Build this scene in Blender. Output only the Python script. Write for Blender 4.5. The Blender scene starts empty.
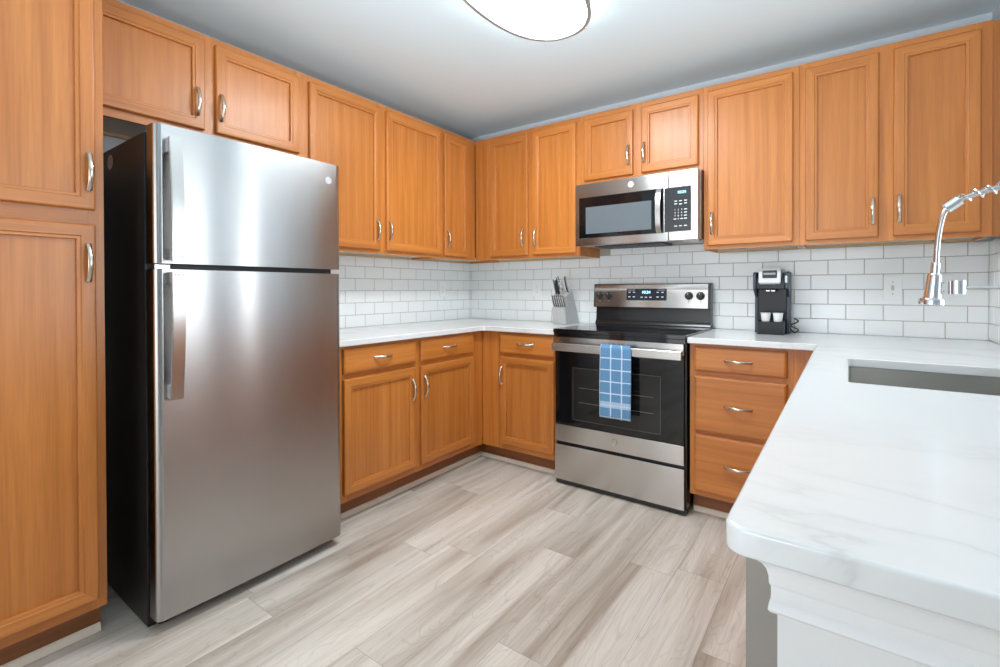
import bpy, bmesh, math, random
from mathutils import Vector, Matrix
random.seed(7)
PI = math.pi
S = bpy.context.scene
C = S.collection

# ------------------------------------------------------------------ camera
cam_d = bpy.data.cameras.new('camera')
cam = bpy.data.objects.new('camera', cam_d)
C.objects.link(cam)
cam_d.sensor_width = 36.0
cam_d.lens = 478.244 * 36.0 / 1000.0
cam_d.shift_x = (500.0 - 496.752) / 1000.0
cam_d.shift_y = (292.814 - 333.5) / 1000.0
cam_d.clip_start = 0.02
yaw, pitch, roll = math.radians(36.1686), math.radians(-0.436), math.radians(-0.1622)
fw = Vector((-math.sin(yaw) * math.cos(pitch), math.cos(yaw) * math.cos(pitch), math.sin(pitch)))
rt = Vector((math.cos(yaw), math.sin(yaw), 0))
up = rt.cross(fw)
rt2 = rt * math.cos(roll) + up * math.sin(roll)
up2 = up * math.cos(roll) - rt * math.sin(roll)
M = Matrix((rt2, up2, -fw)).transposed().to_4x4()
M.translation = Vector((2.5964, -3.1636, 1.1595))
cam.matrix_world = M
S.camera = cam

# ------------------------------------------------------------------ light and exposure
S.view_settings.view_transform = 'Standard'
S.view_settings.look = 'None'
S.view_settings.gamma = 1.0
S.view_settings.use_curve_mapping = False
S.view_settings.exposure = 0.42

world = bpy.data.worlds.new('sky')
S.world = world
world.use_nodes = True
bg = world.node_tree.nodes['Background']
bg.inputs['Color'].default_value = (0.95, 0.97, 1.0, 1)
bg.inputs['Strength'].default_value = 2.45


def area_light(name, loc, rot, sx, sy, power, col=(1, 0.98, 0.95)):
    d = bpy.data.lights.new(name, 'AREA')
    d.shape = 'RECTANGLE'
    d.size, d.size_y = sx, sy
    d.energy = power
    d.color = col
    o = bpy.data.objects.new(name, d)
    o.location = loc
    o.rotation_euler = rot
    C.objects.link(o)
    return o


# daylight at the far side window, plus an added slot light that streaks the refrigerator
area_light('daylight_side_window', (6.42, -1.3, 1.4), (PI / 2, 0, PI / 2), 2.2, 1.8, 30, (0.80, 0.91, 1.0))
area_light('added_streak_light', (5.3, -0.03, 1.25), (-PI / 2, 0, 0), 0.34, 1.9, 8, (0.95, 0.98, 1.0))
# softbox added unseen behind the camera, bounced off the ceiling to brighten it
bounce = area_light('added_bounce_fill', (2.3, -3.5, 0.95), (0, 0, 0), 0.6, 0.6, 18, (0.80, 0.91, 1.0))
bounce.rotation_euler = Vector((-0.48, 1.5, 1.45)).to_track_quat('-Z', 'Y').to_euler()
bounce.data.spread = math.radians(90)


# ------------------------------------------------------------------ materials
def mat(name, col=(0.8, 0.8, 0.8), rough=0.5, metal=0.0, spec=0.5, coat=0.0, emit=None, estr=0.0):
    m = bpy.data.materials.new(name)
    m.use_nodes = True
    b = m.node_tree.nodes['Principled BSDF']
    b.inputs['Base Color'].default_value = (*col, 1)
    b.inputs['Roughness'].default_value = rough
    b.inputs['Metallic'].default_value = metal
    b.inputs['Specular IOR Level'].default_value = spec
    b.inputs['Coat Weight'].default_value = coat
    b.inputs['Coat Roughness'].default_value = 0.15
    if emit:
        b.inputs['Emission Color'].default_value = (*emit, 1)
        b.inputs['Emission Strength'].default_value = estr
    return m


def nodes(m):
    nt = m.node_tree
    return nt, nt.nodes, nt.links, nt.nodes['Principled BSDF']


def N(nt, typ, **kw):
    n = nt.nodes.new(typ)
    for k, v in kw.items():
        setattr(n, k, v)
    return n


def ramp(nt, stops):
    r = nt.nodes.new('ShaderNodeValToRGB')
    e = r.color_ramp.elements
    e[0].position, e[0].color = stops[0][0], (*stops[0][1], 1)
    e[1].position, e[1].color = stops[-1][0], (*stops[-1][1], 1)
    for p, c in stops[1:-1]:
        x = e.new(p)
        x.color = (*c, 1)
    return r


def wood(name, dark, mid, light, axis='z', rough=0.36):
    m = mat(name, mid, rough, coat=0.22)
    m.node_tree.nodes['Principled BSDF'].inputs['Coat Roughness'].default_value = 0.32
    nt, n, l, b = nodes(m)
    tc = N(nt, 'ShaderNodeTexCoord')
    oi = N(nt, 'ShaderNodeObjectInfo')
    mul = N(nt, 'ShaderNodeVectorMath', operation='SCALE')
    mul.inputs[0].default_value = (17.3, 9.1, 5.7)
    l.new(oi.outputs['Random'], mul.inputs['Scale'])
    add = N(nt, 'ShaderNodeVectorMath', operation='ADD')
    l.new(tc.outputs['Object'], add.inputs[0])
    l.new(mul.outputs[0], add.inputs[1])
    mp = N(nt, 'ShaderNodeMapping')
    mp.inputs['Scale'].default_value = {'z': (34, 34, 1.0), 'x': (1.0, 34, 34)}[axis]
    l.new(add.outputs[0], mp.inputs['Vector'])
    n1 = N(nt, 'ShaderNodeTexNoise')
    n1.inputs['Scale'].default_value = 1.0
    n1.inputs['Detail'].default_value = 5.0
    n1.inputs['Roughness'].default_value = 0.55
    n1.inputs['Distortion'].default_value = 0.35
    l.new(mp.outputs[0], n1.inputs['Vector'])
    r = ramp(nt, [(0.28, dark), (0.5, mid), (0.72, light)])
    l.new(n1.outputs['Fac'], r.inputs['Fac'])
    # fine pores
    mp2 = N(nt, 'ShaderNodeMapping')
    mp2.inputs['Scale'].default_value = {'z': (190, 190, 7), 'x': (7, 190, 190)}[axis]
    l.new(add.outputs[0], mp2.inputs['Vector'])
    n2 = N(nt, 'ShaderNodeTexNoise')
    n2.inputs['Scale'].default_value = 1.0
    n2.inputs['Detail'].default_value = 2.0
    l.new(mp2.outputs[0], n2.inputs['Vector'])
    r2 = ramp(nt, [(0.3, (0.9, 0.9, 0.9)), (0.6, (1, 1, 1))])
    l.new(n2.outputs['Fac'], r2.inputs['Fac'])
    # one board is a little redder or paler than the next
    hs = N(nt, 'ShaderNodeMapRange')
    hs.inputs['To Min'].default_value = 0.93
    hs.inputs['To Max'].default_value = 1.06
    l.new(oi.outputs['Random'], hs.inputs['Value'])
    mx = N(nt, 'ShaderNodeMix', data_type='RGBA', blend_type='MULTIPLY')
    mx.inputs['Factor'].default_value = 1.0
    l.new(r.outputs['Color'], mx.inputs['A'])
    l.new(r2.outputs['Color'], mx.inputs['B'])
    sc = N(nt, 'ShaderNodeVectorMath', operation='SCALE')
    l.new(mx.outputs['Result'], sc.inputs[0])
    l.new(hs.outputs[0], sc.inputs['Scale'])
    l.new(sc.outputs[0], b.inputs['Base Color'])
    return m


WD, WM, WL = (0.455, 0.142, 0.021), (0.545, 0.183, 0.032), (0.625, 0.228, 0.047)
MAPLE = wood('maple_upright_grain', WD, WM, WL, 'z')
MAPLE_H = wood('maple_level_grain', WD, WM, WL, 'x')
PALE_WOOD = wood('pale_raw_wood', (0.5, 0.32, 0.16), (0.62, 0.42, 0.22), (0.68, 0.48, 0.27), 'x', 0.6)
MELAMINE = mat('pale_melamine', (0.62, 0.57, 0.49), 0.5)
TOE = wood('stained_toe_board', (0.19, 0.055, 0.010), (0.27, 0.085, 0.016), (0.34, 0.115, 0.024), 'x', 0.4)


def brushed(name, col, rough, axis, amount=0.05, metal=1.0):
    m = mat(name, col, rough, metal)
    nt, n, l, b = nodes(m)
    tc = N(nt, 'ShaderNodeTexCoord')
    mp = N(nt, 'ShaderNodeMapping')
    mp.inputs['Scale'].default_value = {'x': (3, 500, 500), 'y': (500, 3, 500), 'z': (500, 500, 3)}[axis]
    l.new(tc.outputs['Object'], mp.inputs['Vector'])
    n1 = N(nt, 'ShaderNodeTexNoise')
    n1.inputs['Scale'].default_value = 1.0
    n1.inputs['Detail'].default_value = 3.0
    l.new(mp.outputs[0], n1.inputs['Vector'])
    mr = N(nt, 'ShaderNodeMapRange')
    mr.inputs['To Min'].default_value = rough - amount
    mr.inputs['To Max'].default_value = rough + amount
    l.new(n1.outputs['Fac'], mr.inputs['Value'])
    l.new(mr.outputs[0], b.inputs['Roughness'])
    b.inputs['Anisotropic'].default_value = 0.96
    b.inputs['Anisotropic Rotation'].default_value = 0.25
    tg = N(nt, 'ShaderNodeTangent', direction_type='RADIAL', axis='Z')
    l.new(tg.outputs[0], b.inputs['Tangent'])
    return m


STEEL = brushed('brushed_stainless_steel', (0.43, 0.425, 0.42), 0.205, 'y', 0.025)
STEEL_X = brushed('brushed_stainless_front', (0.56, 0.54, 0.515), 0.215, 'x', 0.025)
SINK_STEEL = brushed('satin_sink_steel', (0.50, 0.48, 0.44), 0.38, 'x')
NICKEL = mat('satin_nickel', (0.66, 0.58, 0.48), 0.24, 1.0)
CHROME = mat('polished_chrome', (0.82, 0.83, 0.85), 0.08, 1.0)
HANDLE_STEEL = mat('smooth_steel', (0.55, 0.53, 0.51), 0.26, 1.0)
BLACK_GLASS = mat('black_glass', (0.006, 0.006, 0.007), 0.05)
BLACK_ENAMEL = mat('black_enamel', (0.012, 0.012, 0.013), 0.22)
BLACK_PLASTIC = mat('black_plastic', (0.018, 0.019, 0.021), 0.42)
FRIDGE_SIDE = mat('textured_black_cabinet', (0.010, 0.010, 0.010), 0.42)
SLATE = mat('slate_blue_plastic', (0.024, 0.040, 0.066), 0.38)
SILVER = mat('silver_plastic', (0.60, 0.61, 0.63), 0.35, 0.4)
WHITE_PLASTIC = mat('white_plastic', (0.90, 0.90, 0.89), 0.35)
GREY_MARK = mat('grey_mark', (0.35, 0.36, 0.37), 0.5)
PALE_MARK = mat('pale_mark', (0.72, 0.74, 0.76), 0.5)
BURNER = mat('burner_ring', (0.055, 0.057, 0.06), 0.2)
OVEN_CAVITY = mat('oven_window_glass', (0.014, 0.0135, 0.013), 0.08)
MW_SCREEN = mat('microwave_mesh_glass', (0.13, 0.155, 0.17), 0.10)
DISPLAY = mat('lit_display', (0.0, 0.02, 0.04), 0.2, emit=(0.35, 0.75, 1.0), estr=3.0)
WALL = mat('wall_paint', (0.68, 0.73, 0.775), 0.75)
CEIL = mat('ceiling_paint', (0.73, 0.845, 0.885), 0.85)
TRIM = mat('white_trim_paint', (0.86, 0.86, 0.86), 0.4)
MOULD = mat('cream_shoe_paint', (0.86, 0.77, 0.64), 0.45)
GREY_PANEL = mat('grey_panel_paint', (0.33, 0.305, 0.275), 0.55)
GROUT = mat('tan_grout', (0.42, 0.38, 0.32), 0.85)
TILE = mat('white_glazed_tile', (0.90, 0.912, 0.905), 0.12)
SHADE = mat('lit_glass_diffuser', (0.9, 0.9, 0.9), 0.3, emit=(0.90, 0.96, 1.0), estr=28.0)
BLOCK = mat('grey_knife_block', (0.47, 0.47, 0.46), 0.5)
COFFEE_DARK = mat('dark_smoked_plastic', (0.006, 0.007, 0.009), 0.30, spec=0.3)


def quartz():
    m = mat('white_veined_quartz', (0.80, 0.79, 0.77), 0.16)
    nt, n, l, b = nodes(m)
    tc = N(nt, 'ShaderNodeTexCoord')
    mp = N(nt, 'ShaderNodeMapping')
    mp.inputs['Rotation'].default_value = (0, 0, 0.5)
    mp.inputs['Scale'].default_value = (1.0, 2.6, 1.0)
    l.new(tc.outputs['Object'], mp.inputs['Vector'])
    n1 = N(nt, 'ShaderNodeTexNoise')
    n1.inputs['Scale'].default_value = 1.15
    n1.inputs['Detail'].default_value = 6.0
    n1.inputs['Roughness'].default_value = 0.55
    n1.inputs['Distortion'].default_value = 0.8
    l.new(mp.outputs[0], n1.inputs['Vector'])
    ab = N(nt, 'ShaderNodeMath', operation='SUBTRACT')
    ab.inputs[1].default_value = 0.5
    l.new(n1.outputs['Fac'], ab.inputs[0])
    a2 = N(nt, 'ShaderNodeMath', operation='ABSOLUTE')
    l.new(ab.outputs[0], a2.inputs[0])
    r = ramp(nt, [(0.0, (0.64, 0.637, 0.627)), (0.010, (0.71, 0.71, 0.70)), (0.05, (0.755, 0.757, 0.75)), (0.2, (0.77, 0.775, 0.77))])
    l.new(a2.outputs[0], r.inputs['Fac'])
    # veins fade in and out
    n2 = N(nt, 'ShaderNodeTexNoise')
    n2.inputs['Scale'].default_value = 1.6
    l.new(tc.outputs['Object'], n2.inputs['Vector'])
    r2 = ramp(nt, [(0.42, (0, 0, 0)), (0.62, (1, 1, 1))])
    l.new(n2.outputs['Fac'], r2.inputs['Fac'])
    mx = N(nt, 'ShaderNodeMix', data_type='RGBA')
    l.new(r2.outputs['Color'], mx.inputs['Factor'])
    mx.inputs['A'].default_value = (0.77, 0.775, 0.77, 1)
    l.new(r.outputs['Color'], mx.inputs['B'])
    l.new(mx.outputs['Result'], b.inputs['Base Color'])
    return m


QUARTZ = quartz()


def plank_mat():
    m = mat('grey_oak_plank', (0.4, 0.36, 0.32), 0.42)
    nt, n, l, b = nodes(m)
    tc = N(nt, 'ShaderNodeTexCoord')
    at = N(nt, 'ShaderNodeAttribute', attribute_name='plank')
    sc = N(nt, 'ShaderNodeVectorMath', operation='SCALE')
    sc.inputs[0].default_value = (31.0, 47.0, 11.0)
    l.new(at.outputs['Fac'], sc.inputs['Scale'])
    add = N(nt, 'ShaderNodeVectorMath', operation='ADD')
    l.new(tc.outputs['Object'], add.inputs[0])
    l.new(sc.outputs[0], add.inputs[1])

    def layer(scale, detail, dist, stops, rough=0.55):
        mp = N(nt, 'ShaderNodeMapping')
        mp.inputs['Scale'].default_value = scale
        l.new(add.outputs[0], mp.inputs['Vector'])
        t = N(nt, 'ShaderNodeTexNoise')
        t.inputs['Scale'].default_value = 1.0
        t.inputs['Detail'].default_value = detail
        t.inputs['Distortion'].default_value = dist
        t.inputs['Roughness'].default_value = rough
        l.new(mp.outputs[0], t.inputs['Vector'])
        r = ramp(nt, stops)
        l.new(t.outputs['Fac'], r.inputs['Fac'])
        return r.outputs['Color'], t.outputs['Fac']
    broad, _ = layer((8.5, 0.75, 1), 2.5, 0.5, [(0.33, (0.40, 0.325, 0.262)), (0.47, (0.585, 0.515, 0.445)), (0.62, (0.715, 0.655, 0.585))])
    fine, ff = layer((120, 3.5, 1), 4, 0.6, [(0.34, (0.84, 0.82, 0.80)), (0.55, (1.0, 1.0, 1.0))], 0.65)
    # cathedral grain lines
    mpw = N(nt, 'ShaderNodeMapping')
    mpw.inputs['Scale'].default_value = (1.0, 0.16, 1.0)
    l.new(add.outputs[0], mpw.inputs['Vector'])
    wv = N(nt, 'ShaderNodeTexNoise')
    wv.inputs['Scale'].default_value = 7.0
    wv.inputs['Detail'].default_value = 1.5
    wv.inputs['Distortion'].default_value = 0.4
    l.new(mpw.outputs[0], wv.inputs['Vector'])
    ml = N(nt, 'ShaderNodeMath', operation='MULTIPLY')
    ml.inputs[1].default_value = 26.0
    l.new(wv.outputs['Fac'], ml.inputs[0])
    fr = N(nt, 'ShaderNodeMath', operation='FRACT')
    l.new(ml.outputs[0], fr.inputs[0])
    rw = ramp(nt, [(0.0, (0.80, 0.78, 0.76)), (0.22, (1, 1, 1)), (1.0, (0.97, 0.97, 0.97))])
    l.new(fr.outputs[0], rw.inputs['Fac'])
    mx = N(nt, 'ShaderNodeMix', data_type='RGBA', blend_type='MULTIPLY')
    mx.inputs['Factor'].default_value = 0.85
    l.new(broad, mx.inputs['A'])
    l.new(fine, mx.inputs['B'])
    mx2 = N(nt, 'ShaderNodeMix', data_type='RGBA', blend_type='MULTIPLY')
    mx2.inputs['Factor'].default_value = 0.7
    l.new(mx.outputs['Result'], mx2.inputs['A'])
    l.new(rw.outputs['Color'], mx2.inputs['B'])
    mr = N(nt, 'ShaderNodeMapRange')
    mr.inputs['To Min'].default_value = 0.9
    mr.inputs['To Max'].default_value = 1.1
    l.new(at.outputs['Fac'], mr.inputs['Value'])
    s2 = N(nt, 'ShaderNodeVectorMath', operation='SCALE')
    l.new(mx2.outputs['Result'], s2.inputs[0])
    l.new(mr.outputs[0], s2.inputs['Scale'])
    l.new(s2.outputs[0], b.inputs['Base Color'])
    return m


PLANK = plank_mat()
SEAM = mat('plank_seam', (0.30, 0.27, 0.235), 0.7)


def towel_mat():
    m = mat('blue_checked_towel', (0.15, 0.32, 0.55), 0.9)
    nt, n, l, b = nodes(m)
    b.inputs['Sheen Weight'].default_value = 0.4
    at = N(nt, 'ShaderNodeAttribute', attribute_name='weave')
    sep = N(nt, 'ShaderNodeSeparateXYZ')
    l.new(at.outputs['Vector'], sep.inputs[0])

    def line(sock, period, off, width):
        a = N(nt, 'ShaderNodeMath', operation='SUBTRACT')
        a.inputs[1].default_value = off
        l.new(sock, a.inputs[0])
        d = N(nt, 'ShaderNodeMath', operation='PINGPONG')
        d.inputs[1].default_value = period / 2
        l.new(a.outputs[0], d.inputs[0])
        c = N(nt, 'ShaderNodeMath', operation='LESS_THAN')
        c.inputs[1].default_value = width
        l.new(d.outputs[0], c.inputs[0])
        return c.outputs[0]
    v = line(sep.outputs['X'], 0.062, 0.0615, 0.0030)
    h = line(sep.outputs['Y'], 0.064, 0.069, 0.0028)
    gt = N(nt, 'ShaderNodeMath', operation='GREATER_THAN')
    gt.inputs[1].default_value = -10
    mxm = N(nt, 'ShaderNodeMath', operation='MAXIMUM')
    l.new(v, mxm.inputs[0])
    l.new(h, mxm.inputs[1])
    # plain woven band near the hem
    bd = N(nt, 'ShaderNodeMath', operation='COMPARE')
    bd.inputs[1].default_value = 0.322
    bd.inputs[2].default_value = 0.017
    l.new(sep.outputs['Y'], bd.inputs[0])
    tc = N(nt, 'ShaderNodeTexNoise')
    tc.inputs['Scale'].default_value = 160
    r = ramp(nt, [(0.3, (0.070, 0.200, 0.385)), (0.7, (0.145, 0.325, 0.545))])
    l.new(tc.outputs['Fac'], r.inputs['Fac'])
    m1 = N(nt, 'ShaderNodeMix', data_type='RGBA')
    l.new(mxm.outputs[0], m1.inputs['Factor'])
    l.new(r.outputs['Color'], m1.inputs['A'])
    m1.inputs['B'].default_value = (0.62, 0.74, 0.86, 1)
    m2 = N(nt, 'ShaderNodeMix', data_type='RGBA')
    ml = N(nt, 'ShaderNodeMath', operation='MULTIPLY')
    ml.inputs[1].default_value = 0.7
    l.new(bd.outputs[0], ml.inputs[0])
    l.new(ml.outputs[0], m2.inputs['Factor'])
    l.new(m1.outputs['Result'], m2.inputs['A'])
    m2.inputs['B'].default_value = (0.48, 0.62, 0.76, 1)
    l.new(m2.outputs['Result'], b.inputs['Base Color'])
    return m


TOWEL = towel_mat()


# ------------------------------------------------------------------ mesh helpers
def add_box(bm, x0, x1, y0, y1, z0, z1, bev=0.0, seg=2, mi=0):
    vs = [bm.verts.new((x, y, z)) for z in (z0, z1) for y in (y0, y1) for x in (x0, x1)]
    q = [(0, 2, 3, 1), (4, 5, 7, 6), (0, 1, 5, 4), (2, 6, 7, 3), (0, 4, 6, 2), (1, 3, 7, 5)]
    fs = [bm.faces.new([vs[i] for i in f]) for f in q]
    for f in fs:
        f.material_index = mi
    if bev > 0:
        es = list({e for f in fs for e in f.edges})
        r = bmesh.ops.bevel(bm, geom=es, offset=bev, segments=seg, affect='EDGES', profile=0.5)
        for f in r['faces']:
            f.material_index = mi
    return vs


def ring_bridge(bm, a, b, mi=0, mis=None):
    n = len(a)
    for i in range(n):
        f = bm.faces.new((a[i], a[(i + 1) % n], b[(i + 1) % n], b[i]))
        f.material_index = mis[i] if mis else mi


def add_tube(bm, pts, rad, seg=10, closed=False, mi=0, flat=1.0, ref=None):
    pts = [Vector(p) for p in pts]
    n = len(pts)
    rads = rad if isinstance(rad, (list, tuple)) else [rad] * n
    prev = None
    rings = []
    for i, p in enumerate(pts):
        if closed:
            t = (pts[(i + 1) % n] - pts[i - 1]).normalized()
        else:
            t = (pts[min(i + 1, n - 1)] - pts[max(i - 1, 0)]).normalized()
        if prev is None:
            h = Vector(ref) if ref else (Vector((0, 0, 1)) if abs(t.z) < 0.9 else Vector((1, 0, 0)))
            u = (h - t * h.dot(t)).normalized()
        else:
            u = (prev - t * prev.dot(t)).normalized()
        prev = u
        w = t.cross(u)
        rings.append([bm.verts.new(p + (u * math.cos(2 * PI * k / seg) + w * math.sin(2 * PI * k / seg) * flat) * rads[i]) for k in range(seg)])
    for i in range(n - 1):
        ring_bridge(bm, rings[i], rings[i + 1], mi)
    if closed:
        ring_bridge(bm, rings[-1], rings[0], mi)
    else:
        for r, rev in ((rings[0], True), (rings[-1], False)):
            f = bm.faces.new(list(reversed(r)) if rev else r)
            f.material_index = mi
    return rings


def add_lathe(bm, prof, center=(0, 0, 0), seg=32, axis='z', mi=0, cap=True):
    """prof: list of (radius, height) along axis."""
    c = Vector(center)
    rings = []
    for r, h in prof:
        ring = []
        for k in range(seg):
            a = 2 * PI * k / seg
            if axis == 'z':
                v = Vector((r * math.cos(a), r * math.sin(a), h))
            elif axis == 'y':
                v = Vector((r * math.cos(a), h, r * math.sin(a)))
            else:
                v = Vector((h, r * math.cos(a), r * math.sin(a)))
            ring.append(bm.verts.new(c + v))
        rings.append(ring)
    for a, b in zip(rings, rings[1:]):
        ring_bridge(bm, a, b, mi)
    if cap:
        for r in (rings[0], rings[-1]):
            f = bm.faces.new(r)
            f.material_index = mi


def add_prism(bm, poly, lo, hi, axis='z', mi=0):
    """extrude a 2-D polygon along an axis; poly coords are the other two axes in xyz order."""
    def P(a, b, h):
        return {'z': (a, b, h), 'y': (a, h, b), 'x': (h, a, b)}[axis]
    A = [bm.verts.new(P(a, b, lo)) for a, b in poly]
    B = [bm.verts.new(P(a, b, hi)) for a, b in poly]
    ring_bridge(bm, A, B, mi)
    for r in (A, B):
        f = bm.faces.new(r)
        f.material_index = mi


def done(bm, name, mats, parent=None, loc=(0, 0, 0), rot=(0, 0, 0), angle=35, normals=True):
    if normals:
        bmesh.ops.recalc_face_normals(bm, faces=bm.faces[:])
    me = bpy.data.meshes.new(name)
    bm.to_mesh(me)
    bm.free()
    for m in (mats if isinstance(mats, (list, tuple)) else [mats]):
        me.materials.append(m)
    for p in me.polygons:
        p.use_smooth = True
    me.set_sharp_from_angle(angle=math.radians(angle))
    o = link(name, me, parent, loc, rot)
    flat_faces(o)
    return o


def flat_faces(o):
    """keep broad faces flat beside their eased edges."""
    md = o.modifiers.new('face_weighted_normals', 'WEIGHTED_NORMAL')
    md.keep_sharp = True
    md.weight = 90
    return o


def link(name, me, parent=None, loc=(0, 0, 0), rot=(0, 0, 0)):
    o = bpy.data.objects.new(name, me)
    C.objects.link(o)
    o.parent = parent
    o.location = loc
    o.rotation_euler = rot
    return o


def thing(name, label, cat, loc=(0, 0, 0), rotz=0.0, group=None):
    o = bpy.data.objects.new(name, None)
    C.objects.link(o)
    o.empty_display_size = 0.1
    o.location = loc
    o.rotation_euler = (0, 0, rotz)
    return tag(o, label, cat, group)


def tag(o, label, cat, group=None):
    o['label'] = label
    o['category'] = cat
    if group:
        o['group'] = group
    return o


def struct(o, label=None):
    o['kind'] = 'structure'
    return o


def copy_tree(o, parent=None):
    c = o.copy()
    C.objects.link(c)
    if parent:
        c.parent = parent
    for ch in o.children:
        copy_tree(ch, c)
    return c


def simple_box(name, m, dims, parent=None, bev=0.0):
    bm = bmesh.new()
    add_box(bm, *dims, bev=bev)
    return done(bm, name, m, parent)


def text_mesh(body, size, extrude=0.0005):
    cu = bpy.data.curves.new('lettering', 'FONT')
    cu.body = body
    cu.size = size
    cu.extrude = extrude
    cu.align_x = 'CENTER'
    cu.align_y = 'CENTER'
    o = bpy.data.objects.new('lettering', cu)
    C.objects.link(o)
    dg = bpy.context.evaluated_depsgraph_get()
    me = bpy.data.meshes.new_from_object(o.evaluated_get(dg))
    bpy.data.objects.remove(o)
    bpy.data.curves.remove(cu)
    return me


def slab(name, outline, holes, z0, z1, m, parent=None, bev=0.004):
    """flat slab with eased edges and holes, made from a filled 2-D outline."""
    cu = bpy.data.curves.new(name, 'CURVE')
    cu.dimensions = '2D'
    cu.fill_mode = 'BOTH'
    cu.extrude = (z1 - z0) / 2 - bev
    cu.bevel_depth = bev
    cu.bevel_resolution = 2
    cu.offset = -bev
    for pl in [outline] + holes:
        sp = cu.splines.new('POLY')
        sp.points.add(len(pl) - 1)
        for p, (x, y) in zip(sp.points, pl):
            p.co = (x, y, 0, 1)
        sp.use_cyclic_u = True
    o = bpy.data.objects.new(name, cu)
    C.objects.link(o)
    dg = bpy.context.evaluated_depsgraph_get()
    me = bpy.data.meshes.new_from_object(o.evaluated_get(dg))
    bpy.data.objects.remove(o)
    bpy.data.curves.remove(cu)
    me.materials.clear()
    me.materials.append(m)
    for v in me.vertices:
        v.co.z += (z0 + z1) / 2
    for p in me.polygons:
        p.use_smooth = True
    me.set_sharp_from_angle(angle=math.radians(30))
    me.name = name
    return flat_faces(link(name, me, parent))


def round_corner(cx, cy, r, a0, a1, n=6):
    return [(cx + r * math.cos(a0 + (a1 - a0) * i / n), cy + r * math.sin(a0 + (a1 - a0) * i / n)) for i in range(n + 1)]


# ------------------------------------------------------------------ the room
RW = 3.141       # right kitchen wall
CH = 2.44        # ceiling

def make_floor():
    bm = bmesh.new()
    lay = bm.faces.layers.float.new('plank')
    w = 0.18
    joints = {0.776: -2.271, 0.956: -1.655, 1.136: -1.55, 1.316: -0.972, 1.496: -1.315, 1.676: -1.90, 1.856: -1.20, 2.216: -1.554, 2.036: -2.35}
    rng = random.Random(11)
    i = -12
    g = 0.0006
    while True:
        x0 = 2.036 + i * w
        if x0 > 6.5:
            break
        x1 = min(x0 + w, 6.5)
        x0c = max(x0, 0.0)
        i += 1
        if x1 <= 0:
            continue
        j = None
        for k, v in joints.items():
            if abs(k - x0) < 0.02:
                j = v
        if j is None:
            j = -rng.random() * 1.22
        ys = sorted([j + 1.22 * k for k in range(-7, 4)])
        for a, b in zip(ys, ys[1:]):
            a, b = max(a, -6.5), min(b, 0.0)
            if b - a < 0.01:
                continue
            vs = [bm.verts.new(p) for p in ((x0c + g, a + g, 0), (x1 - g, a + g, 0), (x1 - g, b - g, 0), (x0c + g, b - g, 0))]
            f = bm.faces.new(vs)
            f[lay] = rng.random()
    vs = [bm.verts.new(p) for p in ((-0.1, -6.6, -0.002), (6.6, -6.6, -0.002), (6.6, 0.1, -0.002), (-0.1, 0.1, -0.002))]
    f = bm.faces.new(vs)
    f.material_index = 1
    add_box(bm, -0.1, 6.6, -6.6, 0.1, -0.12, -0.003, mi=1)
    o = done(bm, 'floor', [PLANK, SEAM], normals=False)
    return struct(o)


make_floor()
struct(simple_box('ceiling', CEIL, (-0.1, 6.6, -6.6, 0.1, CH, CH + 0.1)))
struct(simple_box('wall_back', WALL, (-0.1, 3.26, 0.0, 0.1, 0, CH)))
struct(simple_box('wall_left', WALL, (-0.1, 0.0, -6.6, 0.0, 0, CH)))
struct(simple_box('wall_right', WALL, (RW, RW + 0.12, -0.62, 0.0, 0, CH)))

def wall_with_opening(name, m, axis, plane0, plane1, lo, hi, o0, o1, z0, z1):
    bm = bmesh.new()
    def B(a0, a1, zz0, zz1):
        if a1 - a0 < 1e-4 or zz1 - zz0 < 1e-4:
            return
        if axis == 'y':
            add_box(bm, a0, a1, plane0, plane1, zz0, zz1)
        else:
            add_box(bm, plane0, plane1, a0, a1, zz0, zz1)
    B(lo, o0, 0, CH)
    B(o1, hi, 0, CH)
    B(o0, o1, 0, z0)
    B(o0, o1, z1, CH)
    return struct(done(bm, name, m))

wall_with_opening('wall_rear', WALL, 'y', -6.6, -6.5, 0.0, 6.6, 0.1, 2.9, 0.1, 2.3)
wall_with_opening('wall_far_right', WALL, 'x', 6.5, 6.6, -6.5, 0.1, -2.45, -0.15, 0.45, 2.35)
wall_with_opening('wall_beyond', WALL, 'y', 0.0, 0.1, 3.26, 6.5, 5.12, 5.48, 0.3, 2.2)  # narrow opening added to hold the light that streaks the refrigerator


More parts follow.
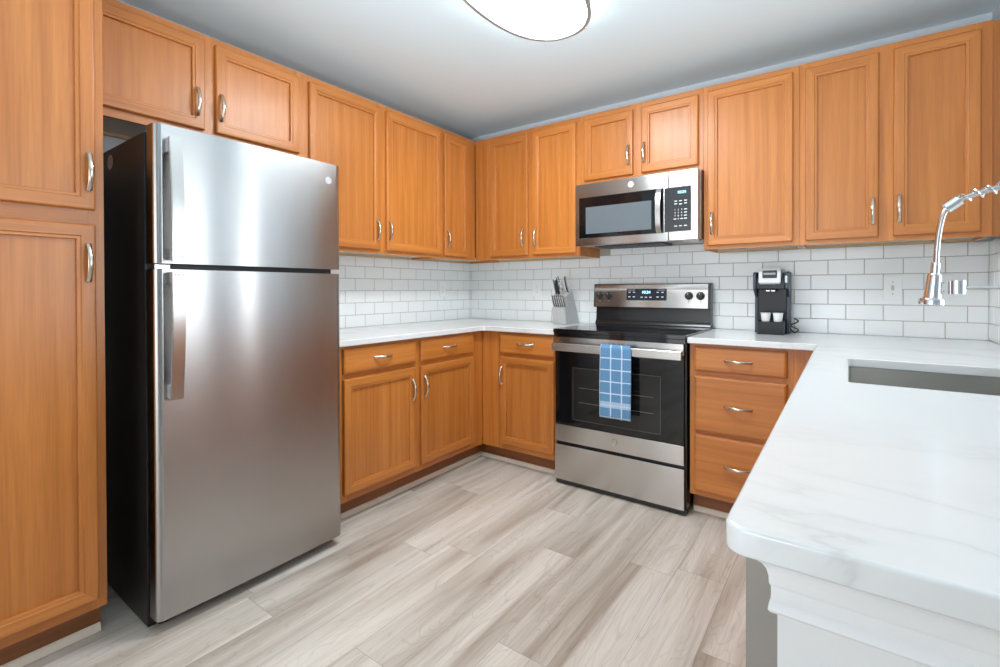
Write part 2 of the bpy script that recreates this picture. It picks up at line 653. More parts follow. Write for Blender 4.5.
def make_tiles(name, plane, rows, x0, x1, joint0, side, z0=0.914, clip=None):
    """running-bond glazed tiles; plane 'back' runs along x at y=0, 'left'/'right' along y."""
    bm = bmesh.new()
    p, q, tw, th = 0.156, 0.0798, 0.1530, 0.0768
    def P(u, d, z):
        if plane == 'back':
            return (u, -d, z)
        if plane == 'left':
            return (d, u, z)
        return (RW - d, u, z)
    for r in range(rows):
        off = joint0 + (p / 2 if r % 2 else 0)
        k0 = math.floor((x0 - off) / p) - 1
        za, zb = z0 + r * q + 0.0005, z0 + r * q + 0.0005 + th
        for k in range(k0, k0 + 60):
            a, b = off + k * p + (p - tw) / 2, off + (k + 1) * p - (p - tw) / 2
            a, b = max(a, x0), min(b, x1)
            if b - a < 0.006:
                continue
            zt = zb
            if clip:
                lim = clip((a + b) / 2)
                if za > lim - 0.01:
                    continue
                zt = min(zb, lim)
            e = 0.0016
            o = [bm.verts.new(P(*t)) for t in ((a, 0.0045, za), (b, 0.0045, za), (b, 0.0045, zt), (a, 0.0045, zt))]
            m1 = [bm.verts.new(P(*t)) for t in ((a, 0.0066, za), (b, 0.0066, za), (b, 0.0066, zt), (a, 0.0066, zt))]
            m2 = [bm.verts.new(P(*t)) for t in ((a + e, 0.008, za + e), (b - e, 0.008, za + e), (b - e, 0.008, zt - e), (a + e, 0.008, zt - e))]
            ring_bridge(bm, o, m1)
            ring_bridge(bm, m1, m2)
            bm.faces.new(m2)
    top = z0 + rows * q
    zt = clip(0.5) if clip else top
    if plane == 'back':
        add_box(bm, x0, x1, -0.0062, 0, z0, zt, mi=1)
        add_box(bm, 1.19, 1.945, -0.0062, 0, zt, 1.44, mi=1)
    elif plane == 'left':
        add_box(bm, 0, 0.0062, x0, x1, z0, zt, mi=1)
    else:
        add_box(bm, RW - 0.0062, RW, x0, x1, z0, zt, mi=1)
    return struct(done(bm, name, [TILE, GROUT], angle=20))


clip_b = lambda x: 1.437 if 1.19 < x < 1.945 else 1.377
make_tiles('trim_1', 'back', 7, 0.0085, RW - 0.0085, 0.176, 1, clip=clip_b)
make_tiles('trim_2', 'left', 6, -1.745, -0.0005, -0.016, 1, clip=lambda x: 1.377)
make_tiles('trim_3', 'right', 6, -0.615, -0.0005, -0.03, 1, clip=lambda x: 1.377)


# ------------------------------------------------------------------ cabinets
def door_mesh(w, h, t=0.02):
    bm = bmesh.new()
    prof = [(0, 0), (0, -0.0135), (0.003, -0.018), (0.0075, -0.02), (0.037, -0.02), (0.0385, -0.0176), (0.0405, -0.0166),
            (0.0475, -0.0166), (0.0490, -0.0155), (0.0496, -0.0055), (0.0510, -0.0055)]
    rings = []
    for i, y in prof:
        rings.append([bm.verts.new(p) for p in ((i, y, i), (w - i, y, i), (w - i, y, h - i), (i, y, h - i))])
    for a, b in zip(rings, rings[1:]):
        ring_bridge(bm, a, b, mis=[1, 0, 1, 0])
    bm.faces.new(rings[-1])
    bm.faces.new(list(reversed(rings[0])))
    return bm


def drawer_mesh(w, h):
    bm = bmesh.new()
    prof = [(0, 0), (0, -0.012), (0.0025, -0.0155), (0.008, -0.018), (0.013, -0.02)]
    rings = []
    for i, y in prof:
        rings.append([bm.verts.new(p) for p in ((i, y, i), (w - i, y, i), (w - i, y, h - i), (i, y, h - i))])
    for a, b in zip(rings, rings[1:]):
        ring_bridge(bm, a, b)
    bm.faces.new(rings[-1])
    bm.faces.new(list(reversed(rings[0])))
    return bm


def pull_mesh():
    bm = bmesh.new()
    pts, rad = [], []
    n = 18
    for i in range(n + 1):
        t = i / n
        z = (t - 0.5) * 0.116
        d = 0.004 + 0.0235 * (math.sin(PI * t) ** 0.75)
        pts.append((0, -d, z))
        rad.append(0.0036 + 0.0014 * math.sin(PI * t) + 0.0022 * (abs(2 * t - 1) ** 6))
    add_tube(bm, pts, rad, 10, flat=1.55, ref=(0, -1, 0))
    for s in (-1, 1):
        add_lathe(bm, [(0.0085, 0.0), (0.0085, -0.0015), (0.006, -0.0045), (0.0045, -0.007)], (0, 0, s * 0.055), 14, 'y')
    bmesh.ops.recalc_face_normals(bm, faces=bm.faces[:])
    me = bpy.data.meshes.new('pull')
    bm.to_mesh(me)
    bm.free()
    me.materials.append(NICKEL)
    for p in me.polygons:
        p.use_smooth = True
    me.set_sharp_from_angle(angle=math.radians(50))
    return me


PULL = pull_mesh()
FR = 0.019     # face frame thickness


def cabinet(name, label, origin, rotz, w, depth, z0, z1, doors=(), drawers=(), rails=(), stiles=(), toe=None,
            fillers=(), x_ext=(0, 0), group=None, open_top=False, kinds=('door', 'drawer')):
    """local frame: x along the face from its left end, y from face frame (0) back to the wall, z world height.
    doors: (x0,x1,z0,z1,pull_x,pull_z); drawers: (x0,x1,z0,z1)."""
    root = thing(name, label, 'cabinet', origin, rotz, group)
    th = 0.016
    b = bmesh.new()
    e0, e1 = x_ext
    add_box(b, -e0, th - e0, FR, depth, z0, z1)
    add_box(b, w - th + e1, w + e1, FR, depth, z0, z1)
    if toe:
        add_box(b, -e0 + th, w - th + e1, FR, depth - 0.006, z0 + 0.012, z0 + 0.028)
    else:
        add_box(b, -e0 + th, w - th + e1, FR, depth - 0.006, z0 + 0.014, z0 + 0.028, mi=1)
        add_box(b, -e0 + th, w - th + e1, depth - 0.024, depth - 0.012, z0, z0 + 0.0139, mi=2)
    if not open_top:
        add_box(b, -e0 + th, w - th + e1, FR, depth - 0.006, z1 - 0.016, z1 - 0.001)
    add_box(b, -e0 + th, w - th + e1, depth - 0.012, depth - 0.006, z0, z1 - 0.001)
    done(b, 'carcass', [MAPLE_H if not toe else MAPLE, MELAMINE, PALE_WOOD], root)
    # face frame: rails first, then the stiles between them
    f = bmesh.new()
    xs = sorted(list(stiles))
    for x0, x1 in xs:
        add_box(f, x0, x1, 0, FR, z0, z1, bev=0.0008, seg=1, mi=0)
    edges = [x for s in xs for x in s]
    for zz0, zz1 in rails:
        for i in range(1, len(edges) - 1, 2):
            add_box(f, edges[i], edges[i + 1], 0.0004, FR, zz0, zz1, mi=1)
    done(f, 'face_frame', [MAPLE, MAPLE_H], root)
    for x0, x1, zz0, zz1, ax in fillers:
        f = bmesh.new()
        add_box(f, x0, x1, ax, FR + ax, zz0, zz1, bev=0.0008, seg=1)
        done(f, 'filler_strip', MAPLE, root)
    for x0, x1, zz0, zz1, px, pz in doors:
        d = done(door_mesh(x1 - x0, zz1 - zz0), 'door', [MAPLE, MAPLE_H], root, (x0, -0.0006, zz0), angle=25)
        link('pull', PULL, d, (px - x0, -0.0195, pz - zz0))
    for x0, x1, zz0, zz1, pz in drawers:
        d = done(drawer_mesh(x1 - x0, zz1 - zz0), 'drawer_front', MAPLE_H, root, (x0, -0.0006, zz0), angle=25)
        link('pull', PULL, d, ((x1 - x0) / 2, -0.0195, pz - zz0), (0, PI / 2, 0))
    if toe:
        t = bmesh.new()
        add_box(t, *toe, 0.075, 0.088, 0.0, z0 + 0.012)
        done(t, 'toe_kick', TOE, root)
    return root


LW = PI / 2            # faces of the left wall run
UZ0, UZ1 = 1.378, 2.286
DB, DT = 1.3985, 2.2537
UD = 0.305
UR = [(UZ0, 1.416), (2.236, UZ1)]

# left wall uppers: local x = world y - y0
def ly(y0):
    return lambda y: y - y0

f = ly(-2.65)
cabinet('over_fridge_cabinet', 'short two-door maple wall cabinet above the steel refrigerator', (UD, -2.65, 0), LW, 0.905, UD, 1.829, UZ1,
        doors=[(f(-2.622), f(-2.218), 1.862, DT, f(-2.25), 1.976), (f(-2.172), f(-1.768), 1.862, DT, f(-2.152), 1.976)],
        rails=[(1.829, 1.876), (2.236, UZ1)], stiles=[(0, 0.045), (f(-2.235), f(-2.155)), (0.86, 0.905)])
f = ly(-1.745)
cabinet('wall_cabinet', 'tall two-door maple wall cabinet right of the refrigerator on the left wall', (UD, -1.7448, 0), LW, 1.064, UD, UZ0, UZ1,
        doors=[(f(-1.71), f(-1.239), DB, DT, f(-1.266), 1.517), (f(-1.189), f(-0.698), DB, DT, f(-1.172), 1.521)],
        rails=UR, stiles=[(0, 0.045), (f(-1.255), f(-1.172)), (1.02, 1.064)])
f = ly(-0.68)
cabinet('wall_cabinet', 'narrow single-door maple wall cabinet on the left wall, next to the corner', (UD, -0.6806, 0), LW, 0.372, UD, UZ0, UZ1,
        doors=[(f(-0.662), f(-0.409), DB, DT, f(-0.640), 1.519)],
        rails=UR, stiles=[(0, 0.03), (f(-0.425), 0.372)], x_ext=(0, 0.30))
# back wall uppers
B0 = 0.309
g = lambda x: x - B0
cabinet('wall_cabinet', 'two-door maple wall cabinet on the back wall between corner and microwave', (B0, -UD, 0), 0, 1.187 - B0, UD, UZ0, UZ1,
        doors=[(g(0.460), g(0.787), DB, DT, g(0.752), 1.526), (g(0.830), g(1.161), DB, DT, g(0.856), 1.523)],
        rails=UR, stiles=[(g(0.425), g(0.475)), (g(0.772), g(0.845)), (g(1.145), g(1.187))],
        fillers=[(0.0, g(0.4246), UZ0, UZ1, 0.0)])
g = lambda x: x - 1.1875
cabinet('over_range_cabinet', 'short two-door maple wall cabinet directly above the microwave', (1.1875, -UD, 0), 0, 0.7612, UD, 1.826, UZ1,
        doors=[(g(1.2215), g(1.545), 1.858, DT - 0.003, g(1.520), 1.976), (g(1.5975), g(1.922), 1.858, DT - 0.003, g(1.617), 1.977)],
        rails=[(1.826, 1.874), (2.236, UZ1)], stiles=[(0, 0.05), (g(1.53), g(1.61)), (g(1.905), 0.7612)])
g = lambda x: x - 1.949
cabinet('wall_cabinet', 'wide single-door maple wall cabinet right of the microwave, above the coffee maker', (1.949, -UD, 0), 0, 0.4535, UD, UZ0, UZ1,
        doors=[(g(1.972), g(2.377), DB, DT, g(1.996), 1.521)],
        rails=UR, stiles=[(0, 0.038), (g(2.362), 0.4535)])
g = lambda x: x - 2.4032
cabinet('wall_cabinet', 'two-door maple wall cabinet at the right end, behind the faucet spout', (2.4032, -UD, 0), 0, 3.091 - 2.4032, UD, UZ0, UZ1,
        doors=[(g(2.429), g(2.717), DB, DT, g(2.695), 1.518), (g(2.769), g(3.0555), DB, DT, g(2.789), 1.521)],
        rails=UR, stiles=[(0, 0.04), (g(2.70), g(2.785)), (g(3.04), g(3.091))],
        fillers=[(g(3.0915), g(3.138), UZ0, UZ1, 0.02)])

# base cabinets
BZ0, BZ1 = 0.112, 0.8825
BD = 0.608
RB = [(0.838, BZ1), (0.708, 0.752), (BZ0, 0.162)]
f = ly(-1.742)
cabinet('base_cabinet', 'base cabinet beside the refrigerator with two drawers over two doors', (BD, -1.742, 0), LW, 1.1335, BD - 0.002, BZ0, BZ1,
        doors=[(f(-1.727), f(-1.244), 0.150, 0.718, f(-1.275), 0.596), (f(-1.202), f(-0.724), 0.150, 0.718, f(-1.178), 0.598)],
        drawers=[(f(-1.727), f(-1.244), 0.744, 0.868, 0.810), (f(-1.202), f(-0.724), 0.744, 0.868, 0.810)],
        rails=RB, stiles=[(0, 0.04), (f(-1.262), f(-1.184)), (f(-0.742), f(-0.7005))],
        fillers=[(f(-0.700), 1.1335, BZ0, BZ1, 0.0)], toe=(0.0, 1.21))
g = lambda x: x - 0.6085
cabinet('base_cabinet', 'corner base cabinet left of the range with one drawer over one door', (0.6085, -BD, 0), 0, 1.183 - 0.6085, BD - 0.002, BZ0, BZ1,
        doors=[(g(0.762), g(1.166), 0.150, 0.718, g(0.781), 0.596)],
        drawers=[(g(0.762), g(1.166), 0.744, 0.868, 0.810)],
        rails=RB, stiles=[(g(0.740), g(0.780)), (g(1.150), g(1.183))],
        fillers=[(0.0006, g(0.7396), BZ0, BZ1, 0.0)], toe=(-0.073, g(1.183)))
g = lambda x: x - 1.951
cabinet('base_cabinet', 'three-drawer base cabinet between the range and the peninsula', (1.951, -BD, 0), 0, 2.404 - 1.951, BD - 0.002, BZ0, BZ1,
        drawers=[(g(1.976), g(2.379), 0.745, 0.868, 0.806), (g(1.976), g(2.379), 0.443, 0.721, 0.581), (g(1.976), g(2.379), 0.138, 0.426, 0.288)],
        rails=[(0.838, BZ1), (0.708, 0.752), (0.412, 0.456), (BZ0, 0.152)], stiles=[(0, 0.04), (g(2.364), g(2.404))],
        fillers=[(g(2.4045), g(2.53), BZ0, BZ1, 0.0)], toe=(0.0, g(2.605)))
# peninsula run, faces turned to the range: local x runs towards the camera
h = lambda y: -0.612 - y
cabinet('sink_cabinet', 'base cabinet under the sink along the peninsula', (2.532, -0.612, 0), -PI / 2, 1.945, 0.60, BZ0, BZ1,
        doors=[(0.30, 0.60, 0.150, 0.718, 0.575, 0.596), (0.642, 0.99, 0.150, 0.718, 0.965, 0.596), (1.03, 1.378, 0.150, 0.718, 1.055, 0.596), (1.42, 1.925, 0.150, 0.718, 1.445, 0.596)],
        drawers=[(0.30, 0.60, 0.744, 0.868, 0.810), (0.642, 0.99, 0.744, 0.868, 0.810), (1.03, 1.378, 0.744, 0.868, 0.810), (1.42, 1.925, 0.744, 0.868, 0.810)],
        rails=RB, stiles=[(0.0, 0.31), (0.59, 0.65), (0.985, 1.04), (1.37, 1.43), (1.91, 1.945)], toe=(0.0, 1.945), open_top=True)

# pantry
f = ly(-3.26)
cabinet('pantry_cabinet', 'tall two-door maple pantry cabinet at the left edge, beside the refrigerator', (0.61, -3.26, 0), LW, 0.6095, 0.608, 0.114, UZ1,
        doors=[(f(-3.235), f(-2.676), 1.420, DT, f(-2.694), 1.540), (f(-3.235), f(-2.676), 0.150, 1.372, f(-2.697), 1.248)],
        rails=[(2.236, UZ1), (1.36, 1.432), (0.114, 0.162)], stiles=[(0, 0.04), (0.568, 0.6095)], toe=(0.0, 0.6095))


def shoe(name, pts_axis, a, b, c):
    bm = bmesh.new()
    r = 0.019
    pr = [(0, 0), (r * 0.62, 0)] + [(r * 0.62 * math.cos(t), r * 1.35 * math.sin(t)) for t in (0.5, 0.9, 1.2, PI / 2)]
    if pts_axis == 'y':     # runs along y on the +x side of plane c
        add_prism(bm, [(c + u, v) for u, v in pr], a, b, 'y')
    else:                   # runs along x on the -y side of plane c
        add_prism(bm, [(c - u, v) for u, v in pr], a, b, 'x')
    return struct(done(bm, name, MOULD))


shoe('baseboard_left', 'y', -1.742, -0.521, 0.5335)
shoe('baseboard_back', 'x', 0.546, 1.183, -0.5335)
shoe('baseboard_right', 'x', 1.953, 2.60, -0.5335)
shoe('baseboard_pantry', 'y', -3.26, -2.652, 0.5355)

# ------------------------------------------------------------------ countertops
CT0, CT1 = 0.8840, 0.914
cr = round_corner
out = [(0.0085, -0.0085), (0.0085, -1.768), (0.648, -1.768)] + cr(0.668, -0.668, 0.020, PI, PI / 2, 4) + [(1.183, -0.648), (1.183, -0.0085)]
ct = slab('countertop', out, [], CT0, CT1, QUARTZ)
tag(ct, 'white L-shaped countertop in the corner left of the range', 'countertop')
PX, PY = 2.492, -2.622
SX0, SX1, SY0, SY1 = 2.602, 3.015, -1.612, -1.078
XR = 3.40
out = ([(1.9485, -0.0085), (1.9485, -0.648)] + cr(PX - 0.02, -0.668, 0.020, PI / 2, 0, 4) + cr(PX + 0.022, PY + 0.022, 0.022, PI, 1.5 * PI, 6) +
       cr(XR - 0.03, PY + 0.03, 0.03, 1.5 * PI, 2 * PI, 6) + [(XR, -0.622), (RW - 0.0085, -0.622), (RW - 0.0085, -0.0085)])
r = 0.012
hole = (cr(SX1 - r, SY1 - r, r, 0, PI / 2, 3) + cr(SX0 + r, SY1 - r, r, PI / 2, PI, 3) + cr(SX0 + r, SY0 + r, r, PI, 1.5 * PI, 3) + cr(SX1 - r, SY0 + r, r, 1.5 * PI, 2 * PI, 3))
ct = slab('countertop', out, [hole], CT0, CT1, QUARTZ)
tag(ct, 'large white veined countertop with sink cutout running along the peninsula', 'countertop')

# sink
s = bmesh.new()
def rect(x0, x1, y0, y1, z, rr, n=4):
    pl = cr(x1 - rr, y1 - rr, rr, 0, PI / 2, n) + cr(x0 + rr, y1 - rr, rr, PI / 2, PI, n) + cr(x0 + rr, y0 + rr, rr, PI, 1.5 * PI, n) + cr(x1 - rr, y0 + rr, rr, 1.5 * PI, 2 * PI, n)
    return [s.verts.new((x, y, z)) for x, y in pl]
e = 0.004
lv = [rect(SX0 - 0.02, SX1 + 0.02, SY0 - 0.02, SY1 + 0.02, 0.8835, 0.02), rect(SX0 - e, SX1 + e, SY0 - e, SY1 + e, 0.8835, 0.014),
      rect(SX0 - e, SX1 + e, SY0 - e, SY1 + e, 0.70, 0.016), rect(SX0 + 0.005, SX1 - 0.005, SY0 + 0.005, SY1 - 0.005, 0.685, 0.02), rect(SX0 + 0.03, SX1 - 0.03, SY0 + 0.03, SY1 - 0.03, 0.68, 0.03)]
for a, b in zip(lv, lv[1:]):
    ring_bridge(s, a, b)
s.faces.new(lv[-1])
sk = done(s, 'sink', SINK_STEEL, normals=True)
tag(sk, 'undermount stainless steel sink basin set in the peninsula countertop', 'sink')
d = bmesh.new()
add_lathe(d, [(0.045, 0.003), (0.043, 0.006), (0.03, 0.004), (0.028, 0.0025)], ((SX0 + SX1) / 2, (SY0 + SY1) / 2, 0.68), 24)
done(d, 'drain', CHROME, sk)

# half wall under the peninsula end, with its white moulded face
hw = thing('half_wall', 'white half wall with crown moulding under the near end of the peninsula', 'half wall', (2.539, -2.59, 0))
bm = bmesh.new()
add_box(bm, 0, 0.83, 0.0, 0.028, 0.0, 0.8825)
add_box(bm, 0.60, 0.72, 0.028, 1.965, 0.0, 0.8825)
done(bm, 'panel', TRIM, hw)
bm = bmesh.new()
prof = [(0.0, 0.8248), (-0.010, 0.8248), (-0.0135, 0.8288), (-0.012, 0.8348), (-0.009, 0.8388), (-0.009, 0.8518), (-0.0105, 0.8538), (-0.012, 0.8568), (-0.0125, 0.8638), (-0.0155, 0.8718), (-0.021, 0.8788), (-0.026, 0.8823), (0.0, 0.8826)]
# moulding returns around the left corner: run along x with a mitred return on the side
A = [bm.verts.new((y * 0.55, y, z)) for y, z in prof]
B = [bm.verts.new((0.83, y, z)) for y, z in prof]
D = [bm.verts.new((y * 0.55, 0.026, z)) for y, z in prof]
ring_bridge(bm, A, B)
ring_bridge(bm, D, A)
bm.faces.new(B)
bm.faces.new(D)
done(bm, 'crown_moulding', TRIM, hw)
ep = simple_box('end_panel', GREY_PANEL, (2.505, 3.13, -2.5605, -2.558, 0.0, 0.8825))
tag(ep, 'grey end panel between the peninsula cabinet and white half wall', 'panel')

# ------------------------------------------------------------------ refrigerator
FX, FY0, FY1 = 0.748, -2.552, -1.825
fr = thing('refrigerator', 'stainless steel top-freezer refrigerator with black sides', 'refrigerator', (0.40, (FY0 + FY1) / 2, 0))
ox, oy = 0.40, (FY0 + FY1) / 2
def L(x0, x1, y0, y1, z0, z1):
    return (x0 - ox, x1 - ox, y0 - oy, y1 - oy, z0, z1)
bm = bmesh.new()
add_box(bm, *L(0.04, 0.668, FY0 - 0.004, FY1 - 0.001, 0.0025, 1.700), bev=0.004)
done(bm, 'cabinet_shell', FRIDGE_SIDE, fr)

def fridge_door(name, z0, z1):
    bm = bmesh.new()
    hw_ = (FY1 - FY0) / 2
    pl = [(0.680 - ox, -hw_), ]
    n = 22
    rr = 0.026
    # left rounded edge, slightly crowned front, right rounded edge
    def fx(y):
        return FX - ox - 0.004 * (y / hw_) ** 2
    for i in range(7):
        a = PI + (PI / 2) * 0 + i / 6 * PI / 2
        yy = -hw_ + rr - rr * math.cos(i / 6 * PI / 2)
        xx = fx(-hw_ + rr) - rr * 0.9 + rr * 0.9 * math.sin(i / 6 * PI / 2)
        pl.append((xx, yy))
    for i in range(1, n):
        y = -hw_ + rr + (2 * hw_ - 2 * rr) * i / n
        pl.append((fx(y), y))
    for i in range(7):
        yy = hw_ - rr + rr * math.sin(i / 6 * PI / 2)
        xx = fx(hw_ - rr) - rr * 0.9 + rr * 0.9 * math.cos(i / 6 * PI / 2)
        pl.append((xx, yy))
    pl.append((0.680 - ox, hw_))
    add_prism(bm, pl, z0, z1, 'z')
    d = done(bm, name, STEEL, fr, angle=40)
    bm = bmesh.new()
    add_box(bm, 0.6685 - ox, 0.680 - ox, -hw_ + 0.012, hw_ - 0.012, z0 + 0.006, z1 - 0.006)
    done(bm, 'door_gasket', BLACK_PLASTIC, d)
    return d

dz = fridge_door('freezer_door', 1.250, 1.718)
dr = fridge_door('refrigerator_door', 0.045, 1.230)

def fridge_handle(parent, z_far, z_split):
    # strap leans out from its far mount towards the door split
    bm = bmesh.new()
    x0 = FX - ox - 0.004
    yc = -2.502 - oy
    hw2 = 0.0195
    n = 16
    outer = []
    for i in range(n + 1):
        t = i / n
        z = z_far + (z_split - z_far) * t
        d = 0.040 + 0.022 * math.sin(t * PI * 0.62) / math.sin(PI * 0.62) if t < 1 else 0.062
        outer.append((x0 + d, z))
    inner = [(x - 0.011, z) for x, z in outer]
    sgn = 1 if z_split > z_far else -1
    poly = outer + list(reversed(inner))
    A = [bm.verts.new((x, yc - hw2, z)) for x, z in poly]
    B = [bm.verts.new((x, yc + hw2, z)) for x, z in poly]
    k = n + 1
    for i in range(n):
        for R in (A, B):
            bm.faces.new((R[i], R[i + 1], R[2 * k - 2 - i], R[2 * k - 1 - i]))
    ring_bridge(bm, A, B)
    bmesh.ops.recalc_face_normals(bm, faces=bm.faces[:])
    es = [e for e in bm.edges if len(e.link_faces) == 2 and e.calc_face_angle(0) > 1.2]
    bmesh.ops.bevel(bm, geom=es, offset=0.002, segments=2, affect='EDGES')
    h = done(bm, 'handle', HANDLE_STEEL, parent)
    for z, dd, hgt in ((z_far + sgn * 0.024, 0.034, 0.046), (z_split - sgn * 0.022, 0.05, 0.04)):
        bm = bmesh.new()
        add_box(bm, x0 - 0.001, x0 + dd - 0.002, yc - hw2 + 0.003, yc + hw2 - 0.003, z - hgt / 2, z + hgt / 2, bev=0.002)
        done(bm, 'mount', GREY_MARK if dd < 0.04 else HANDLE_STEEL, h)
    for q in (-0.011, 0, 0.011):
        bm = bmesh.new()
        add_box(bm, x0 + 0.0605, x0 + 0.0635, yc + q - 0.0045, yc + q + 0.0045, z_split - sgn * 0.012 - 0.005, z_split - sgn * 0.012 + 0.005)
        done(bm, 'screw_cover', PALE_MARK, h)

fridge_handle(dz, 1.672, 1.258)
fridge_handle(dr, 0.792, 1.222)

def badge(name, radius, parent, loc, rot, disc, mark):
    """small round maker's badge: raised rim, script monogram."""
    bm = bmesh.new()
    add_lathe(bm, [(radius, 0), (radius, -0.003), (radius * 0.9, -0.004), (radius * 0.84, -0.003), (0.001, -0.003)], (0, 0, 0), 28, 'y')
    b = done(bm, name, disc, parent, loc, rot)
    me = text_mesh('GE', radius * 1.05, 0.0004)
    me.materials.append(mark)
    for v in me.vertices:
        v.co.x += v.co.y * 0.25
    t = link('monogram', me, b, (0, -0.0032, 0), (PI / 2, 0, 0))
    bm = bmesh.new()
    add_tube(bm, [(radius * 0.74 * math.cos(a), -0.0032, radius * 0.74 * math.sin(a)) for a in [2 * PI * k / 28 for k in range(28)]], radius * 0.05, 6, closed=True)
    done(bm, 'ring', mark, b)
    return b

badge('badge', 0.0155, dz, (FX - ox - 0.0045, -1.892 - oy, 1.642), (0, 0, PI / 2), SILVER, GREY_MARK)
bm = bmesh.new()
add_box(bm, *L(0.60, 0.70, FY0 + 0.02, FY0 + 0.09, 1.7005, 1.716), bev=0.004)
done(bm, 'hinge_cover', BLACK_PLASTIC, fr)
bm = bmesh.new()
add_box(bm, *L(0.655, 0.705, FY0 + 0.012, FY0 + 0.06, 1.2315, 1.2485), bev=0.002)
done(bm, 'hinge', HANDLE_STEEL, fr)
bm = bmesh.new()
add_box(bm, *L(0.6685, 0.695, FY0 + 0.02, FY1 - 0.02, 0.012, 0.038))
for k in range(12):
    add_box(bm, *L(0.695, 0.70, FY0 + 0.06 + k * 0.05, FY0 + 0.095 + k * 0.05, 0.016, 0.034))
done(bm, 'kick_grille', BLACK_PLASTIC, fr)
for yy in (FY0 + 0.05, FY1 - 0.05):
    for xx in (0.12, 0.66):
        bm = bmesh.new()
        add_lathe(bm, [(0.018, 0.0), (0.018, 0.0012), (0.009, 0.0015), (0.009, 0.0023)], (xx - ox, yy - oy, 0), 16)
        done(bm, 'levelling_foot', BLACK_PLASTIC, fr)
bm = bmesh.new()
add_lathe(bm, [(0.028, 0.0), (0.028, -0.0012), (0.001, -0.0012)], (0, 0, 0), 28, 'y')
st = done(bm, 'sticker', mat('sticker_film', (0.45, 0.46, 0.48), 0.4), fr, (0.325 - ox, FY0 - 0.0041 - oy, 1.648))
bm = bmesh.new()
for k, (a, b) in enumerate(((-0.012, 0.012), (-0.016, 0.010), (-0.010, 0.016))):
    add_box(bm, -0.012 + k * 0.008, -0.008 + k * 0.008, -0.0018, -0.001, a, b)
done(bm, 'print', GREY_MARK, st)

# ------------------------------------------------------------------ range
RX0, RX1 = 1.187, 1.944
RC = (RX0 + RX1) / 2
rg = thing('range', 'stainless steel electric range with black glass cooktop', 'stove', (RC, -0.33, 0))
def R(x0, x1, y0, y1, z0, z1):
    return (x0 - RC, x1 - RC, y0 + 0.33, y1 + 0.33, z0, z1)
bm = bmesh.new()
add_box(bm, *R(RX0 + 0.002, RX1 - 0.002, -0.632, -0.022, 0.03, 0.900), bev=0.002)
add_box(bm, *R(RX0 + 0.02, RX1 - 0.02, -0.600, -0.05, 0.012, 0.03))
done(bm, 'body', BLACK_ENAMEL, rg)
for sx in (-0.33, 0.33):
    for yy in (-0.25, 0.24):
        bm = bmesh.new()
        add_lathe(bm, [(0.02, 0), (0.02, 0.008), (0.01, 0.0125)], (sx, yy, 0), 14)
        done(bm, 'foot', BLACK_PLASTIC, rg)
bm = bmesh.new()
add_box(bm, *R(RX0 - 0.001, RX1 + 0.001, -0.668, -0.075, 0.9005, 0.925), bev=0.004)
add_box(bm, *R(RX0 + 0.002, RX1 - 0.002, -0.6615, -0.633, 0.880, 0.9005))
ck = done(bm, 'cooktop', BLACK_GLASS, rg)
for bx, by, br in ((-0.19, -0.165, 0.115), (0.19, -0.165, 0.095), (-0.19, 0.10, 0.08), (0.19, 0.10, 0.11), (0.0, 0.13, 0.05)):
    bm = bmesh.new()
    for k in (1.0, 0.62):
        add_lathe(bm, [(br * k, 0.9252), (br * k - 0.004, 0.9254)], (bx, by, 0), 40, cap=False)
    done(bm, 'burner_mark', BURNER, ck)
# backguard: black riser, stainless control panel with black end caps
bm = bmesh.new()
add_prism(bm, [(0.33 - 0.085, 0.9255), (0.33 - 0.015, 0.9255), (0.33 - 0.012, 1.186), (0.33 - 0.045, 1.186), (0.33 - 0.062, 1.04), (0.33 - 0.066, 0.955)], RX0 + 0.004 - RC, RX1 - 0.009 - RC, 'x')
add_prism(bm, [(0.33 - 0.088, 1.036), (0.33 - 0.04, 1.030), (0.33 - 0.03, 1.192), (0.33 - 0.074, 1.192)], RX0 - 0.006 - RC, RX1 - 0.004 - RC, 'x')
bg_ = done(bm, 'backguard', BLACK_ENAMEL, rg)
PXA, PXB = RX0 - 0.001, RX1 - 0.022
bm = bmesh.new()
def on_panel(t):      # point on the sloped control panel, t = height 0..1
    return (0.33 - 0.0895 + 0.0145 * t, 1.0395 + 0.1475 * t)
a0, a1 = on_panel(0), on_panel(1)
add_prism(bm, [a0, (a0[0] + 0.008, a0[1]), (a1[0] + 0.008, a1[1]), a1], PXA - RC, PXB - RC, 'x')
cp = done(bm, 'control_panel', STEEL_X, bg_)
TILT = math.atan2(0.0145, 0.1475)
def panel_loc(x, z):
    t = (z - 1.0395) / 0.1475
    p = on_panel(t)
    return (x - RC, p[0], z)
